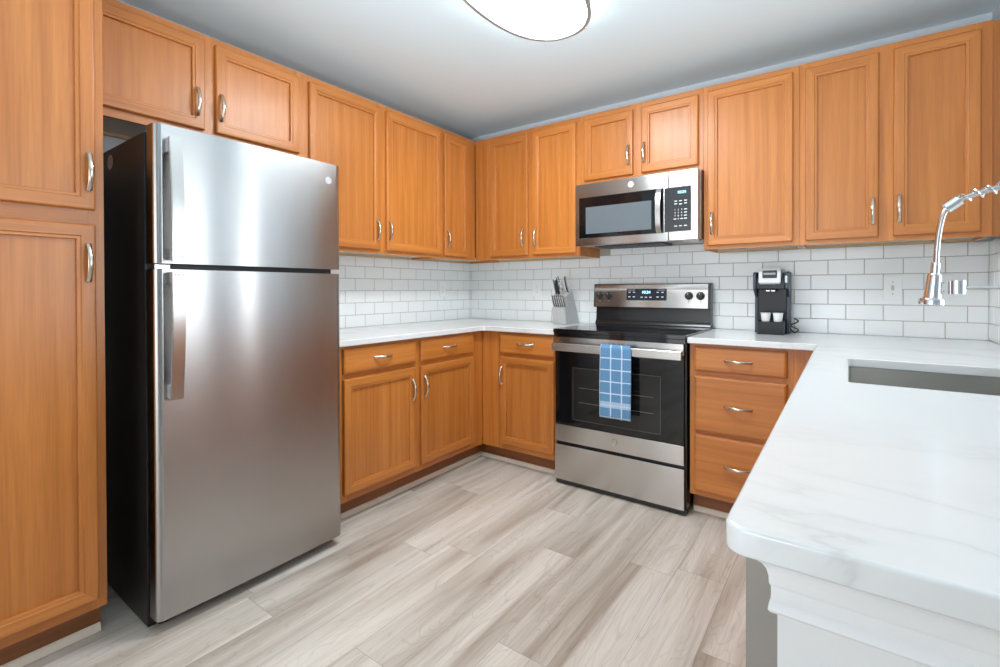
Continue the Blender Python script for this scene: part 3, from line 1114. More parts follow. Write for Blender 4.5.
for kx in (1.228, 1.290, 1.812, 1.880):
    bm = bmesh.new()
    add_lathe(bm, [(0.0245, 0), (0.0245, -0.004), (0.020, -0.007), (0.0185, -0.021), (0.016, -0.024), (0.001, -0.024)], (0, 0, 0), 28, 'y')
    add_box(bm, -0.004, 0.004, -0.030, -0.022, -0.017, 0.017, bev=0.0015)
    k = done(bm, 'knob', BLACK_PLASTIC, cp, panel_loc(kx, 1.114), (-TILT, 0, 0))
    for a in (0.6, 2.2, 3.9, 5.4):
        bm = bmesh.new()
        add_box(bm, 0.0195 * math.cos(a) - 0.002, 0.0195 * math.cos(a) + 0.002, -0.0085, -0.004, 0.0195 * math.sin(a) - 0.002, 0.0195 * math.sin(a) + 0.002)
        done(bm, 'skirt_mark', PALE_MARK, k)
    bm = bmesh.new()
    add_box(bm, -0.0012, 0.0012, -0.0306, -0.030, 0.004, 0.016)
    done(bm, 'index_mark', PALE_MARK, k)
    bm = bmesh.new()
    add_box(bm, -0.003, 0.003, -0.0008, 0.0002, -0.040, -0.032)
    done(bm, 'dial_mark', GREY_MARK, cp, panel_loc(kx, 1.114), (-TILT, 0, 0))
bm = bmesh.new()
add_box(bm, -0.131, 0.131, -0.004, 0.001, -0.038, 0.038, bev=0.002)
dp = done(bm, 'control_display', mat('navy_glass', (0.012, 0.02, 0.035), 0.12), cp, panel_loc(1.546, 1.122), (-TILT, 0, 0))
bm = bmesh.new()
add_box(bm, -0.028, 0.028, -0.0046, -0.0038, 0.0, 0.028)
done(bm, 'clock_window', BLACK_GLASS, dp)
me = text_mesh('10:24', 0.026, 0.0003)
me.materials.append(DISPLAY)
link('clock_digits', me, dp, (0, -0.0049, 0.014), (PI / 2, 0, 0))
bm = bmesh.new()
for x, z in ((-0.110, 0.014), (-0.080, 0.014), (-0.110, -0.016), (-0.080, -0.016), (0.076, 0.014), (0.106, 0.014), (0.076, -0.016), (0.106, -0.016), (-0.028, -0.018), (0.0, -0.018), (0.03, -0.018)):
    add_box(bm, x - 0.007, x + 0.007, -0.0045, -0.0038, z - 0.003, z + 0.003)
for x in (-0.098, 0.098):
    add_box(bm, x - 0.025, x + 0.025, -0.0045, -0.0038, 0.0275, 0.0295)
done(bm, 'key_mark', PALE_MARK, dp)

# oven door
bm = bmesh.new()
add_box(bm, *R(RX0 + 0.004, RX1 - 0.012, -0.650, -0.6325, 0.262, 0.876), bev=0.003)
do = done(bm, 'oven_door', BLACK_GLASS, rg)
bm = bmesh.new()
add_box(bm, *R(RX0 + 0.003, RX1 - 0.011, -0.6545, -0.640, 0.258, 0.359), bev=0.003)
sp = done(bm, 'lower_trim', STEEL_X, do)
bm = bmesh.new()
add_box(bm, *R(RX0 + 0.004, RX1 - 0.012, -0.6545, -0.640, 0.818, 0.878), bev=0.003)
done(bm, 'upper_trim', STEEL_X, do)
badge('badge', 0.0165, sp, (1.564 - RC, 0.33 - 0.6545, 0.312), (0, 0, 0), HANDLE_STEEL, GREY_MARK)
bm = bmesh.new()
x0, x1, z0, z1, w_ = 1.307 - RC, 1.817 - RC, 0.396, 0.702, 0.0035
for (a, b, c_, d_) in ((x0, x1, z0, z0 + w_), (x0, x1, z1 - w_, z1), (x0, x0 + w_, z0, z1), (x1 - w_, x1, z0, z1)):
    add_box(bm, a, b, 0.33 - 0.6510, 0.33 - 0.6496, c_, d_)
done(bm, 'window_border', mat('faint_grey_print', (0.075, 0.075, 0.075), 0.25), do)
bm = bmesh.new()
add_box(bm, x0 + w_, x1 - w_, 0.33 - 0.6507, 0.33 - 0.6496, z0 + w_, z1 - w_)
ow = done(bm, 'window', OVEN_CAVITY, do)
bm = bmesh.new()
for z in (0.50, 0.585):
    add_box(bm, x0 + 0.04, x1 - 0.04, 0.33 - 0.6511, 0.33 - 0.6505, z, z + 0.003)
done(bm, 'oven_rack', mat('rack_seen_through_glass', (0.12, 0.115, 0.11), 0.3), ow)
# handle: broad flat bar on two posts
bm = bmesh.new()
hx0, hx1 = 1.199 - RC, 1.932 - RC
prof = [(-0.004, 0.799), (-0.0165, 0.800), (-0.0185, 0.803), (-0.0185, 0.842), (-0.0165, 0.845), (0.0, 0.845), (0.002, 0.842), (0.002, 0.804)]
add_prism(bm, [(0.33 - 0.688 + a, b) for a, b in prof], hx0, hx1, 'x')
hd = done(bm, 'handle', HANDLE_STEEL, do, angle=30)
for xx in (hx0 + 0.02, hx1 - 0.02):
    bm = bmesh.new()
    add_box(bm, xx - 0.014, xx + 0.014, 0.33 - 0.6865, 0.33 - 0.6545, 0.808, 0.842, bev=0.003)
    done(bm, 'bracket', HANDLE_STEEL, hd)
# storage drawer
bm = bmesh.new()
add_box(bm, *R(RX0 + 0.003, RX1 - 0.010, -0.655, -0.6325, 0.030, 0.240), bev=0.003)
done(bm, 'storage_drawer', STEEL_X, rg)
bm = bmesh.new()
add_box(bm, *R(RX0 + 0.006, RX1 - 0.004, -0.645, -0.605, 0.006, 0.0295), bev=0.002)
done(bm, 'kick_plate', BLACK_PLASTIC, rg)

# ------------------------------------------------------------------ towel over the oven handle
def make_towel():
    bm = bmesh.new()
    lay = bm.verts.layers.float_vector.new('weave')
    X0, X1 = 1.507, 1.680
    yf, yb, zt = -0.7115, -0.6795, 0.8755
    path = []       # (y, z, s) from front hem over the bar to the back hem
    n = 26
    zf0 = 0.460
    for i in range(n + 1):
        z = zf0 + (0.838 - zf0) * i / n
        path.append((yf - 0.001, z))
    yc, rr = (yf + yb) / 2, (yb - yf) / 2
    for i in range(1, 8):
        a = PI - PI * i / 8
        path.append((yc + rr * math.cos(a), 0.838 + 0.0150 * math.sin(a)))
    for i in range(0, 15):
        path.append((yb, 0.838 - (0.838 - 0.56) * i / 14))
    # distance down from the top for the weave
    nx = 18
    grid = []
    for j, (y, z) in enumerate(path):
        row = []
        for i in range(nx + 1):
            u = i / nx
            x = X0 + (X1 - X0) * u
            down = max(0.0, 0.853 - z)
            wob = 0.0022 * math.sin(u * 9.0 + down * 6) * min(1, down * 5) + 0.0018 * math.sin(u * 17 + 1.3)* min(1, down * 4)
            yy = y - abs(wob) - 0.004 * min(1, down * 3) * (1 if j <= n else 0)
            if j > n:
                yy = y
            droop = 0.006 * (0.5 - u) * 0 - 0.003 * math.sin(u * PI) * min(1, down * 3)
            narrowing = 0.003 * math.sin(down * 7.5)
            v = bm.verts.new((x - (0.022 * u * min(1, (j - n) / 8) if j > n else 0) + narrowing * (u - 0.5) * 2 * 0.6, yy, z + droop * 0.4))
            v[lay] = (x - X0, 0.853 - z + 0.004 * u * min(1, down * 3) if j <= n else 0.2, 0)
            row.append(v)
        grid.append(row)
    for a, b in zip(grid, grid[1:]):
        for i in range(nx):
            bm.faces.new((a[i], a[i + 1], b[i + 1], b[i]))
    bmesh.ops.recalc_face_normals(bm, faces=bm.faces[:])
    o = done(bm, 'dish_towel', TOWEL, angle=80, normals=False)
    md = o.modifiers.new('thickness', 'SOLIDIFY')
    md.thickness = 0.004
    md.offset = 0.0
    return tag(o, 'folded blue dish towel with white grid lines over the oven handle', 'towel')


make_towel()

# ------------------------------------------------------------------ microwave
mw = thing('microwave', 'stainless over-the-range microwave mounted above the range', 'microwave', (1.567, -0.18, 1.43))
MC = (1.567, -0.18, 1.43)
def W(x0, x1, y0, y1, z0, z1):
    return (x0 - MC[0], x1 - MC[0], y0 - MC[1], y1 - MC[1], z0 - MC[2], z1 - MC[2])
bm = bmesh.new()
add_box(bm, *W(1.190, 1.9455, -0.352, -0.009, 1.4375, 1.8245), bev=0.002)
done(bm, 'body', brushed('dark_steel_case', (0.30, 0.22, 0.17), 0.35, 'y'), mw)
bm = bmesh.new()
add_box(bm, *W(1.194, 1.776, -0.390, -0.3525, 1.431, 1.822), bev=0.004)
dm = done(bm, 'door', STEEL_X, mw)
bm = bmesh.new()
add_box(bm, *W(1.222, 1.752, -0.3925, -0.386, 1.479, 1.735), bev=0.002)
wf = done(bm, 'window_frame', BLACK_GLASS, dm)
bm = bmesh.new()
add_box(bm, *W(1.268, 1.682, -0.3932, -0.3918, 1.505, 1.672))
done(bm, 'window', MW_SCREEN, wf)
bm = bmesh.new()
lx = 1.219
for (a, b, c_, d_) in ((1.2195, 1.7525, 1.4760, 1.4785), (1.2195, 1.2218, 1.4785, 1.7355)):
    add_box(bm, *W(a, b, -0.3930, -0.389, c_, d_))
done(bm, 'window_edge', HANDLE_STEEL, dm)
bm = bmesh.new()
pts = [(-0.0, 0.0), (0.02, 0.0)]
n = 12
prof = []
for i in range(n + 1):
    t = i / n
    prof.append((-0.394 - 0.026 * math.sin(PI * t) ** 0.5, 1.479 + 0.252 * t))
poly = [(y - MC[1], z - MC[2]) for y, z in prof] + [(y + 0.008 - MC[1], z - MC[2]) for y, z in reversed(prof)]
A = [bm.verts.new((1.712 - MC[0], a, b)) for a, b in poly]
B = [bm.verts.new((1.740 - MC[0], a, b)) for a, b in poly]
k = n + 1
for i in range(n):
    for Q in (A, B):
        bm.faces.new((Q[i], Q[i + 1], Q[2 * k - 2 - i], Q[2 * k - 1 - i]))
ring_bridge(bm, A, B)
done(bm, 'handle', HANDLE_STEEL, dm)
badge('badge', 0.0175, dm, (1.559 - MC[0], -0.390 - MC[1], 1.781 - MC[2]), (0, 0, 0), WHITE_PLASTIC, GREY_MARK)
bm = bmesh.new()
add_box(bm, *W(1.778, 1.9385, -0.390, -0.3525, 1.431, 1.822), bev=0.004)
cpm = done(bm, 'control_panel', STEEL_X, mw)
bm = bmesh.new()
add_box(bm, *W(1.757, 1.7785, -0.3908, -0.386, 1.482, 1.732))
add_box(bm, *W(1.7785, 1.902, -0.3922, -0.388, 1.482, 1.732), bev=0.001)
kp = done(bm, 'keypad', mat('charcoal_glass', (0.035, 0.036, 0.038), 0.18), cpm)
me = text_mesh('10:24', 0.022, 0.0003)
me.materials.append(DISPLAY)
link('clock_digits', me, kp, (1.852 - MC[0], -0.3925 - MC[1], 1.700 - MC[2]), (PI / 2, 0, 0))
KEYM = mat('white_key_print', (0.75, 0.78, 0.8), 0.5)
keys = [('1', 1.816, 1.603), ('2', 1.834, 1.603), ('3', 1.852, 1.603), ('4', 1.816, 1.586), ('5', 1.834, 1.586), ('6', 1.852, 1.586),
        ('7', 1.816, 1.569), ('8', 1.834, 1.569), ('9', 1.852, 1.569), ('0', 1.834, 1.552)]
for ch, x, z in keys:
    me = text_mesh(ch, 0.0135, 0.0003)
    me.materials.append(KEYM)
    link('key_digit', me, kp, (x - MC[0], -0.3924 - MC[1], z - MC[2]), (PI / 2, 0, 0))
bm = bmesh.new()
for x, z in ((1.820, 1.652), (1.846, 1.652), (1.873, 1.652), (1.820, 1.637), (1.846, 1.634), (1.873, 1.637), (1.873, 1.603), (1.873, 1.586), (1.873, 1.569), (1.873, 1.552), (1.816, 1.552), (1.852, 1.552), (1.820, 1.512), (1.846, 1.512), (1.873, 1.512)):
    add_box(bm, *W(x - 0.0075, x + 0.0075, -0.3926, -0.392, z - 0.0024, z + 0.0024))
done(bm, 'key_print', KEYM, kp)
bm = bmesh.new()
add_box(bm, *W(1.30, 1.72, -0.335, -0.10, 1.4265, 1.4372), bev=0.003)
for k in range(9):
    add_box(bm, *W(1.32 + k * 0.042, 1.345 + k * 0.042, -0.32, -0.12, 1.425, 1.4266))
done(bm, 'vent_grille', BLACK_PLASTIC, mw)
for xx in (1.245, 1.87):
    bm = bmesh.new()
    add_box(bm, *W(xx - 0.035, xx + 0.05, -0.33, -0.23, 1.4335, 1.4372), bev=0.001)
    done(bm, 'cooktop_lamp', mat('lamp_lens', (0.72, 0.72, 0.70), 0.2), mw)

# ------------------------------------------------------------------ coffee maker
cm = thing('coffee_maker', 'black and slate single-serve coffee maker on the counter by the range', 'coffee maker', (2.267, -0.14, 0.9142))
def prism_x(bm, poly, x0, x1):
    add_prism(bm, poly, x0, x1, 'x')
# side cheeks with the slanting front edge
for sx, nm in ((-1, 'side_panel'), (1, 'side_panel')):
    bm = bmesh.new()
    poly = [(0.085, 0.0), (-0.015, 0.0), (-0.012, 0.20), (-0.085, 0.245), (-0.085, 0.325), (-0.06, 0.335), (0.085, 0.335)]
    x = sx * 0.070
    add_prism(bm, poly, min(x, x + sx * 0.013), max(x, x + sx * 0.013), 'x')
    done(bm, nm, SLATE, cm)
bm = bmesh.new()
add_box(bm, -0.0695, 0.0695, -0.010, 0.075, 0.0, 0.332, bev=0.004)
add_box(bm, -0.0695, 0.0695, -0.088, -0.008, 0.240, 0.300, bev=0.006)
done(bm, 'housing', COFFEE_DARK, cm)
bm = bmesh.new()
add_prism(bm, [(-0.112, 0.268), (-0.118, 0.276), (-0.114, 0.335), (-0.098, 0.352), (0.03, 0.352), (0.035, 0.3005), (-0.085, 0.3005), (-0.088, 0.268)], -0.052, 0.050, 'x')
bmesh.ops.recalc_face_normals(bm, faces=bm.faces[:])
bmesh.ops.bevel(bm, geom=[e for e in bm.edges if e.calc_face_angle(0) > 1.0], offset=0.004, segments=2, affect='EDGES')
lid = done(bm, 'lid', SILVER, cm)
bm = bmesh.new()
add_box(bm, -0.034, 0.034, -0.1205, -0.105, 0.300, 0.341, bev=0.003)
hb = done(bm, 'latch_recess', BLACK_PLASTIC, lid)
bm = bmesh.new()
add_box(bm, -0.028, 0.028, -0.1225, -0.1195, 0.318, 0.328, bev=0.001)
done(bm, 'latch', GREY_MARK, hb)
bm = bmesh.new()
add_box(bm, -0.03, 0.028, -0.082, -0.05, 0.226, 0.241, bev=0.003)
sp = done(bm, 'brew_head', BLACK_PLASTIC, cm)
bm = bmesh.new()
for x in (-0.012, 0.012):
    add_box(bm, x - 0.008, x + 0.008, -0.0835, -0.081, 0.230, 0.235)
done(bm, 'spout', HANDLE_STEEL, sp)
bm = bmesh.new()
add_box(bm, 0.0675, 0.078, -0.0885, -0.084, 0.275, 0.312, bev=0.001)
done(bm, 'power_button', PALE_MARK, cm)
bm = bmesh.new()
add_prism(bm, [(-0.125, 0.0), (-0.0155, 0.0), (-0.0155, 0.012), (-0.125, 0.012)], -0.060, 0.060, 'x')
add_box(bm, -0.060, -0.055, -0.125, -0.0155, 0.012, 0.073)
add_box(bm, 0.055, 0.060, -0.125, -0.0155, 0.012, 0.073)
add_box(bm, -0.055, 0.055, -0.123, -0.119, 0.012, 0.068)
add_box(bm, -0.055, 0.055, -0.119, -0.0155, 0.064, 0.068)
tr = done(bm, 'drip_tray', COFFEE_DARK, cm, (0.006, 0, 0))
for x in (-0.0635, 0.0605):
    bm = bmesh.new()
    add_box(bm, x, x + 0.003, -0.127, -0.118, 0.0, 0.076)
    done(bm, 'tray_edge', SLATE, tr)
bm = bmesh.new()
pts = []
for i in range(40):
    t = i / 39
    pts.append((0.10 + 0.018 * math.sin(t * 9.5), 0.055 - 0.01 * math.cos(t * 9), 0.004 + 0.075 * t))
pts = [(0.072, 0.05, 0.03)] + pts
add_tube(bm, pts, 0.0035, 7)
done(bm, 'power_cord', BLACK_PLASTIC, cm)

def pod(x, label):
    bm = bmesh.new()
    add_lathe(bm, [(0.0, 0.0), (0.0185, 0.0), (0.0195, 0.002), (0.0238, 0.044), (0.0258, 0.045), (0.0258, 0.0465), (0.0, 0.0468)], (0, 0, 0), 26, cap=False)
    bmesh.ops.remove_doubles(bm, verts=bm.verts[:], dist=1e-5)
    o = done(bm, 'coffee_pod', WHITE_PLASTIC, loc=(2.275 + x, -0.14 - 0.088, 0.9142 + 0.0682))
    return tag(o, label, 'coffee pod', 'coffee pods on the coffee maker')

pod(-0.0295, 'left one of two white coffee pods standing on the coffee maker tray')
pod(0.0285, 'right one of two white coffee pods standing on the coffee maker tray')

# ------------------------------------------------------------------ knife block and knives
KX0, KX1, KYF, KYB = 0.930, 1.034, -0.200, -0.022
kb = thing('knife_block', 'grey slanted knife block on the counter left of the range', 'knife block', ((KX0 + KX1) / 2, -0.11, 0.9142))
kx, ky, kz = (KX0 + KX1) / 2, -0.11, 0.9142
bm = bmesh.new()
# main leaning block, with a lower front block for the small knives
add_prism(bm, [(-0.012 - ky, 0.0), (-0.128 - ky, 0.0), (-0.222 - ky, 0.194), (-0.118 - ky, 0.234)], -0.052, 0.052, 'x')
bmesh.ops.recalc_face_normals(bm, faces=bm.faces[:])
bmesh.ops.bevel(bm, geom=bm.edges[:], offset=0.003, segments=2, affect='EDGES')
done(bm, 'slotted_block', BLOCK, kb)
bm = bmesh.new()
add_prism(bm, [(-0.1295 - ky, 0.0), (-0.214 - ky, 0.0), (-0.236 - ky, 0.118), (-0.187 - ky, 0.122)], -0.052, 0.052, 'x')
bmesh.ops.recalc_face_normals(bm, faces=bm.faces[:])
bmesh.ops.bevel(bm, geom=bm.edges[:], offset=0.003, segments=2, affect='EDGES')
done(bm, 'front_block', BLOCK, kb)
LEAN = math.atan2(0.094, 0.196)          # lean of the slots towards the room

def knife(name, label, x, y, z, length, width, thick, m_side, m_edge, group, cat='knife', twist=0.0):
    root = thing(name, label, cat, (x, y, z), 0, group)
    root.rotation_euler = (LEAN, twist, 0)
    n = 10
    bm = bmesh.new()
    rings = []
    for i in range(n + 1):
        t = i / n
        w = width * (0.62 + 0.30 * math.sin(PI * min(1, t * 1.08)) + 0.14 * t ** 6)
        if t == 1:
            w *= 0.75
        off = -0.004 * math.sin(PI * t)
        rings.append([bm.verts.new((sx * thick / 2, off + sy * w / 2, length * t)) for sx, sy in ((-1, -1), (1, -1), (1, 1), (-1, 1))])
    for a, b in zip(rings, rings[1:]):
        ring_bridge(bm, a, b)
    bm.faces.new(rings[0])
    bm.faces.new(rings[-1])
    bmesh.ops.recalc_face_normals(bm, faces=bm.faces[:])
    bmesh.ops.bevel(bm, geom=[e for e in bm.edges if e.calc_face_angle(0) > 1.0], offset=thick * 0.22, segments=2, affect='EDGES')
    for f in bm.faces:
        f.normal_update()
        f.material_index = 1 if abs(f.normal.x) > 0.75 else 0
    hd = done(bm, 'handle', [m_side, m_edge], root)
    for q in (0.3, 0.55, 0.8):
        bm = bmesh.new()
        add_lathe(bm, [(0.0012, -thick * 0.47), (0.0012, thick * 0.47)], (0, 0, length * q), 8, 'x')
        done(bm, 'rivet', HANDLE_STEEL, hd)
    bm = bmesh.new()
    add_box(bm, -0.001, 0.001, -width * 0.42, width * 0.42, -0.012, 0.0)
    done(bm, 'blade', HANDLE_STEEL, root)
    return root

words = ['first', 'second', 'third', 'fourth', 'fifth', 'sixth']
for i in range(6):
    x = KX0 + 0.0115 + i * 0.0162
    yy, zz = -0.213, 0.9142 + 0.1215
    knife('steak_knife', words[i] + ' small steel knife from the left in the knife block\'s front row', x, yy, zz, 0.090, 0.017, 0.0088,
          CHROME, BLACK_PLASTIC, 'small knives in the front row of the block')
big = [(0.945, -0.192, 0.112, 'large steel-handled knife at the left of the block\'s back row', CHROME, BLACK_PLASTIC),
       (0.966, -0.190, 0.108, 'black-handled knife just right of the two leftmost steel handles in the block', BLACK_PLASTIC, BLACK_PLASTIC),
       (0.999, -0.178, 0.100, 'steel-handled knife at the right of the block, beside the tallest black handle', CHROME, SILVER),
       (1.018, -0.150, 0.118, 'black-handled knife standing tallest at the right end of the knife block', BLACK_PLASTIC, SILVER)]
for x, yy, ln, lab, ma, mb in big:
    # height of the block's sloping top at this y
    t = (yy - (-0.118)) / (-0.222 + 0.118)
    zz = 0.9142 + 0.234 + (0.194 - 0.234) * t + 0.003
    knife('kitchen_knife', lab, x, yy, zz, ln, 0.026, 0.013, ma, mb, 'large knives in the back of the block')
# kitchen shears with looped handles
sh = thing('kitchen_shears', 'steel kitchen shears with loop handles at the block\'s top left', 'scissors', (0.9425, -0.148, 0.9142 + 0.247))
sh.rotation_euler = (LEAN, 0, 0)
for k, dy in enumerate((-0.013, 0.013)):
    bm = bmesh.new()
    add_tube(bm, [(0, dy + 0.0115 * math.cos(a), 0.062 + 0.030 * math.sin(a)) for a in [2 * PI * i / 22 for i in range(22)]], 0.0042, 8, closed=True)
    add_tube(bm, [(0, dy, 0.034), (0, dy * 0.6, 0.012), (0, dy * 0.3, -0.006)], 0.004, 8)
    done(bm, 'loop_handle', HANDLE_STEEL, sh)

# ------------------------------------------------------------------ outlets and switch
def plate(name, label, cat, loc, rotz, kind, w=0.070, hgt=0.115):
    root = thing(name, label, cat, loc, rotz)
    bm = bmesh.new()
    add_box(bm, -w / 2, w / 2, -0.005, 0.0, -hgt / 2, hgt / 2, bev=0.002)
    cv = done(bm, 'cover_plate', WHITE_PLASTIC, root)
    if kind == 'switch':
        bm = bmesh.new()
        add_box(bm, -0.006, 0.006, -0.0058, -0.004, -0.013, 0.013)
        add_box(bm, -0.004, 0.004, -0.013, -0.0055, -0.001, 0.009, bev=0.001)
        done(bm, 'toggle', mat('ivory_toggle', (0.62, 0.60, 0.56), 0.4), root)
        bm = bmesh.new()
        for z in (-0.030, 0.030):
            add_lathe(bm, [(0.003, -0.0048), (0.003, -0.0058), (0.001, -0.006)], (0, 0, z), 10, 'y')
        done(bm, 'screw', GREY_MARK, cv)
    else:
        for z in (-0.0205, 0.0205):
            bm = bmesh.new()
            add_lathe(bm, [(0.0165, -0.0045), (0.0165, -0.0062), (0.0155, -0.0068), (0.001, -0.0068)], (0, 0, z), 22, 'y')
            so = done(bm, 'socket', WHITE_PLASTIC, root)
            bm = bmesh.new()
            add_box(bm, -0.0075, -0.0050, -0.0072, -0.0066, z - 0.001, z + 0.008)
            add_box(bm, 0.0050, 0.0075, -0.0072, -0.0066, z - 0.001, z + 0.007)
            add_lathe(bm, [(0.0028, -0.0066), (0.0028, -0.0072), (0.0005, -0.0072)], (0, 0, z - 0.008), 10, 'y')
            done(bm, 'slots', BLACK_PLASTIC if kind == 'outlet' else GREY_MARK, so)
        bm = bmesh.new()
        add_lathe(bm, [(0.003, -0.0048), (0.003, -0.0058), (0.001, -0.006)], (0, 0, 0), 10, 'y')
        done(bm, 'screw', GREY_MARK, cv)
    return root

plate('wall_outlet', 'white outlet plate on the left wall tiles near the corner', 'outlet', (0.0085, -0.358, 1.160), PI / 2, 'pale')
plate('wall_outlet', 'white outlet plate on the back wall tiles left of the knife block', 'outlet', (0.676, -0.0085, 1.160), 0, 'pale')
plate('light_switch', 'white toggle light switch plate on the tiles left of the spray head', 'switch', (2.787, -0.0085, 1.160), 0, 'switch', 0.074, 0.120)
plate('wall_outlet', 'white duplex outlet on the back wall tiles behind the spray head', 'outlet', (2.971, -0.0085, 1.160), 0, 'outlet', 0.074, 0.120)

# ------------------------------------------------------------------ faucet
FYW = -1.35
fa = thing('faucet', 'chrome spring-neck pull-down faucet over the sink', 'faucet', (3.068, FYW, CT1 + 0.0004))
fx, fz = 3.068, CT1 + 0.0004
bm = bmesh.new()
add_lathe(bm, [(0.027, 0.0), (0.027, 0.008), (0.019, 0.012), (0.019, 0.10), (0.0215, 0.104), (0.0215, 0.17), (0.014, 0.178), (0.0125, 0.33), (0.015, 0.333), (0.015, 0.36), (0.006, 0.362)], (0, 0, 0), 26)
done(bm, 'post', CHROME, fa)
bm = bmesh.new()
add_tube(bm, [(0, -0.018, 0.135), (0, -0.05, 0.14), (0, -0.075, 0.155), (0, -0.115, 0.185)], [0.012, 0.012, 0.006, 0.005], 12)
done(bm, 'lever', CHROME, fa)

def smooth_path(ctrl, n=10):
    out = []
    P = [Vector(c) for c in ctrl]
    P = [P[0] * 2 - P[1]] + P + [P[-1] * 2 - P[-2]]
    for i in range(1, len(P) - 2):
        for k in range(n):
            t = k / n
            a, b, c, d = P[i - 1], P[i], P[i + 1], P[i + 2]
            out.append(0.5 * ((2 * b) + (c - a) * t + (2 * a - 5 * b + 4 * c - d) * t * t + (3 * b - a - 3 * c + d) * t ** 3))
    out.append(P[-2])
    return out

def FL(x, z):
    return (x - fx, 0.0, z - fz)
hose = smooth_path([FL(3.068, 1.276), FL(3.066, 1.34), FL(3.045, 1.395), FL(3.005, 1.425), FL(2.955, 1.432), FL(2.905, 1.421), FL(2.868, 1.410), FL(2.840, 1.397), FL(2.820, 1.377), FL(2.810, 1.345), FL(2.803, 1.290), FL(2.799, 1.215)])
bm = bmesh.new()
add_tube(bm, hose, 0.0068, 12, ref=(0, 1, 0))
hs = done(bm, 'hose', HANDLE_STEEL, fa)
# open coil around the upper arc
arc = smooth_path([FL(3.068, 1.276), FL(3.066, 1.34), FL(3.045, 1.395), FL(3.005, 1.425), FL(2.955, 1.432), FL(2.905, 1.421), FL(2.868, 1.410), FL(2.842, 1.398)], 14)
ln = [0.0]
for a, b in zip(arc, arc[1:]):
    ln.append(ln[-1] + (b - a).length)
tot = ln[-1]
turns = tot / 0.026
coil = []
NS = int(turns * 18)
j = 0
for i in range(NS + 1):
    sdist = tot * i / NS
    while j < len(arc) - 2 and ln[j + 1] < sdist:
        j += 1
    t = (sdist - ln[j]) / max(1e-6, ln[j + 1] - ln[j])
    p = arc[j].lerp(arc[j + 1], t)
    tan = (arc[j + 1] - arc[j]).normalized()
    nrm = Vector((0, 1, 0))
    bi = tan.cross(nrm)
    a = 2 * PI * turns * i / NS
    coil.append(p + (nrm * math.cos(a) + bi * math.sin(a)) * 0.0135)
bm = bmesh.new()
add_tube(bm, coil, 0.0024, 7)
done(bm, 'spring', CHROME, fa)
bm = bmesh.new()
q0, q1 = Vector(FL(2.848, 1.402)), Vector(FL(2.819, 1.379))
add_tube(bm, [q0, q0.lerp(q1, 0.05), q0.lerp(q1, 0.5), q0.lerp(q1, 0.95), q1], [0.009, 0.0145, 0.0145, 0.0145, 0.009], 18)
done(bm, 'collar', CHROME, fa)
bm = bmesh.new()
add_lathe(bm, [(0.0080, 0.121), (0.0105, 0.118), (0.0108, 0.088), (0.0155, 0.086), (0.0165, 0.082), (0.0202, 0.022), (0.0210, 0.019), (0.0275, 0.017), (0.0292, 0.011), (0.0285, 0.002), (0.022, 0.0)], (0, 0, 0), 28)
done(bm, 'spray_head', CHROME, fa, FL(2.7905, 1.111), (0, math.radians(4.2), 0))
bm = bmesh.new()
add_tube(bm, [(3.068 - fx - 0.012, 0, 1.160 - fz), (2.862 - fx, 0, 1.1595 - fz)], 0.0045, 12)
# open clip that holds the head when parked
ring = []
for i in range(19):
    a = math.radians(30 + 300 * i / 18)
    ring.append((a, 0.0225))
inn = [bm.verts.new((2.8425 - fx + 0.0165 * math.cos(a + PI), 0.0165 * math.sin(a + PI), z - fz)) for z in (1.143, 1.179) for a, _ in ring]
outv = [bm.verts.new((2.8425 - fx + 0.0195 * math.cos(a + PI), 0.0195 * math.sin(a + PI), z - fz)) for z in (1.143, 1.179) for a, _ in ring]
m_ = len(ring)
for i in range(m_ - 1):
    bm.faces.new((inn[i], inn[i + 1], inn[m_ + i + 1], inn[m_ + i]))
    bm.faces.new((outv[i], outv[m_ + i], outv[m_ + i + 1], outv[i + 1]))
    bm.faces.new((inn[i], outv[i], outv[i + 1], inn[i + 1]))
    bm.faces.new((inn[m_ + i], inn[m_ + i + 1], outv[m_ + i + 1], outv[m_ + i]))
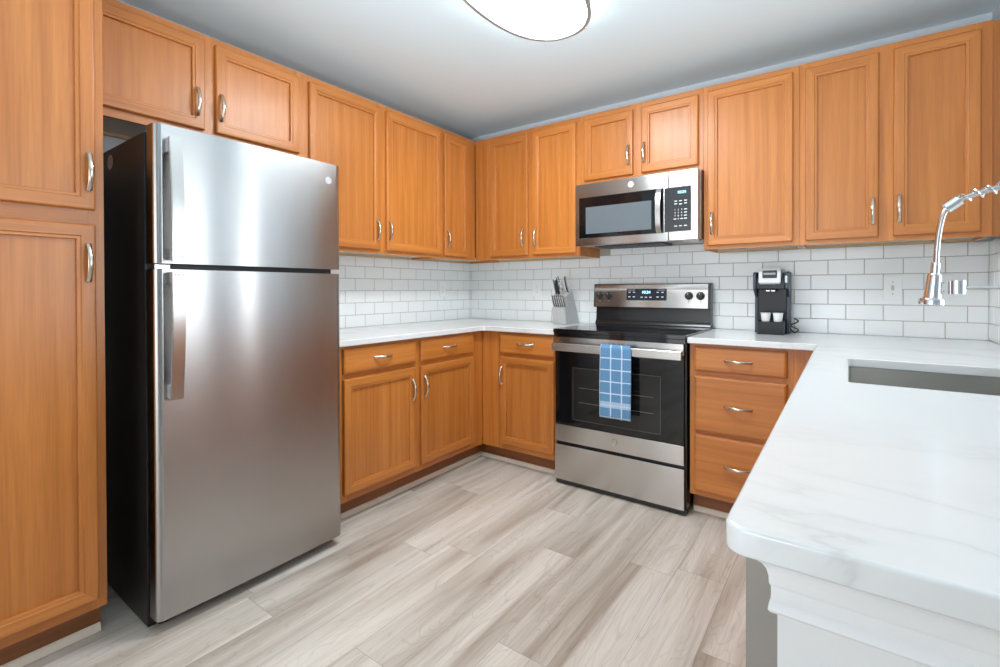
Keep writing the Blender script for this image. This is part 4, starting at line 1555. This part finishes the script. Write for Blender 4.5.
for i in (0, m_ - 1):
    bm.faces.new((inn[i], inn[m_ + i], outv[m_ + i], outv[i]))
done(bm, 'holder_arm', CHROME, fa)

# ------------------------------------------------------------------ ceiling light
LX, LY, LA, LB = 1.500, -1.462, 0.228, 0.395
cl = thing('ceiling_light', 'oval flush-mount ceiling light with grey metal rim', 'ceiling light', (LX, LY, CH))


def oval_point(k, seg, inset):
    a = 2 * PI * k / seg
    c, s_ = math.cos(a), math.sin(a)
    e = 2 / 2.25
    return ((LA - inset) * math.copysign(abs(c) ** e, c), (LB - inset) * math.copysign(abs(s_) ** e, s_))


def add_oval(bm, prof, seg=72, cap=True):
    rings = [[bm.verts.new((*oval_point(k, seg, i), z)) for k in range(seg)] for i, z in prof]
    for a, b in zip(rings, rings[1:]):
        ring_bridge(bm, a, b)
    if cap:
        bm.faces.new(rings[0])
        bm.faces.new(rings[-1])


bm = bmesh.new()
add_oval(bm, [(0.060, -0.0005), (0.060, -0.016)])
done(bm, 'base_pan', WHITE_PLASTIC, cl, angle=30)
bm = bmesh.new()
add_oval(bm, [(0.052, -0.0165), (0.022, -0.0175), (0.018, -0.022), (0.018, -0.047), (0.030, -0.0485), (0.070, -0.0505), (0.12, -0.052), (0.17, -0.0528), (0.215, -0.053)])
done(bm, 'glass_diffuser', SHADE, cl, angle=60)
bm = bmesh.new()
add_oval(bm, [(0.0175, -0.0215), (0.001, -0.0215), (0.0, -0.0225), (-0.001, -0.056), (0.001, -0.058), (0.0155, -0.058), (0.0175, -0.056), (0.0175, -0.0215)], cap=False)
done(bm, 'rim', mat('grey_satin_metal', (0.36, 0.36, 0.36), 0.45, 0.5), cl, angle=30)
for px_, py_ in ((-0.2285, -0.015), (0.104, 0.351), (0.2285, -0.015), (-0.104, -0.351)):
    bm = bmesh.new()
    add_lathe(bm, [(0.004, -0.060), (0.006, -0.057), (0.006, -0.048), (0.004, -0.044)], (px_ * 1.03, py_ * 1.03, 0), 12)
    done(bm, 'clip', CHROME, cl)
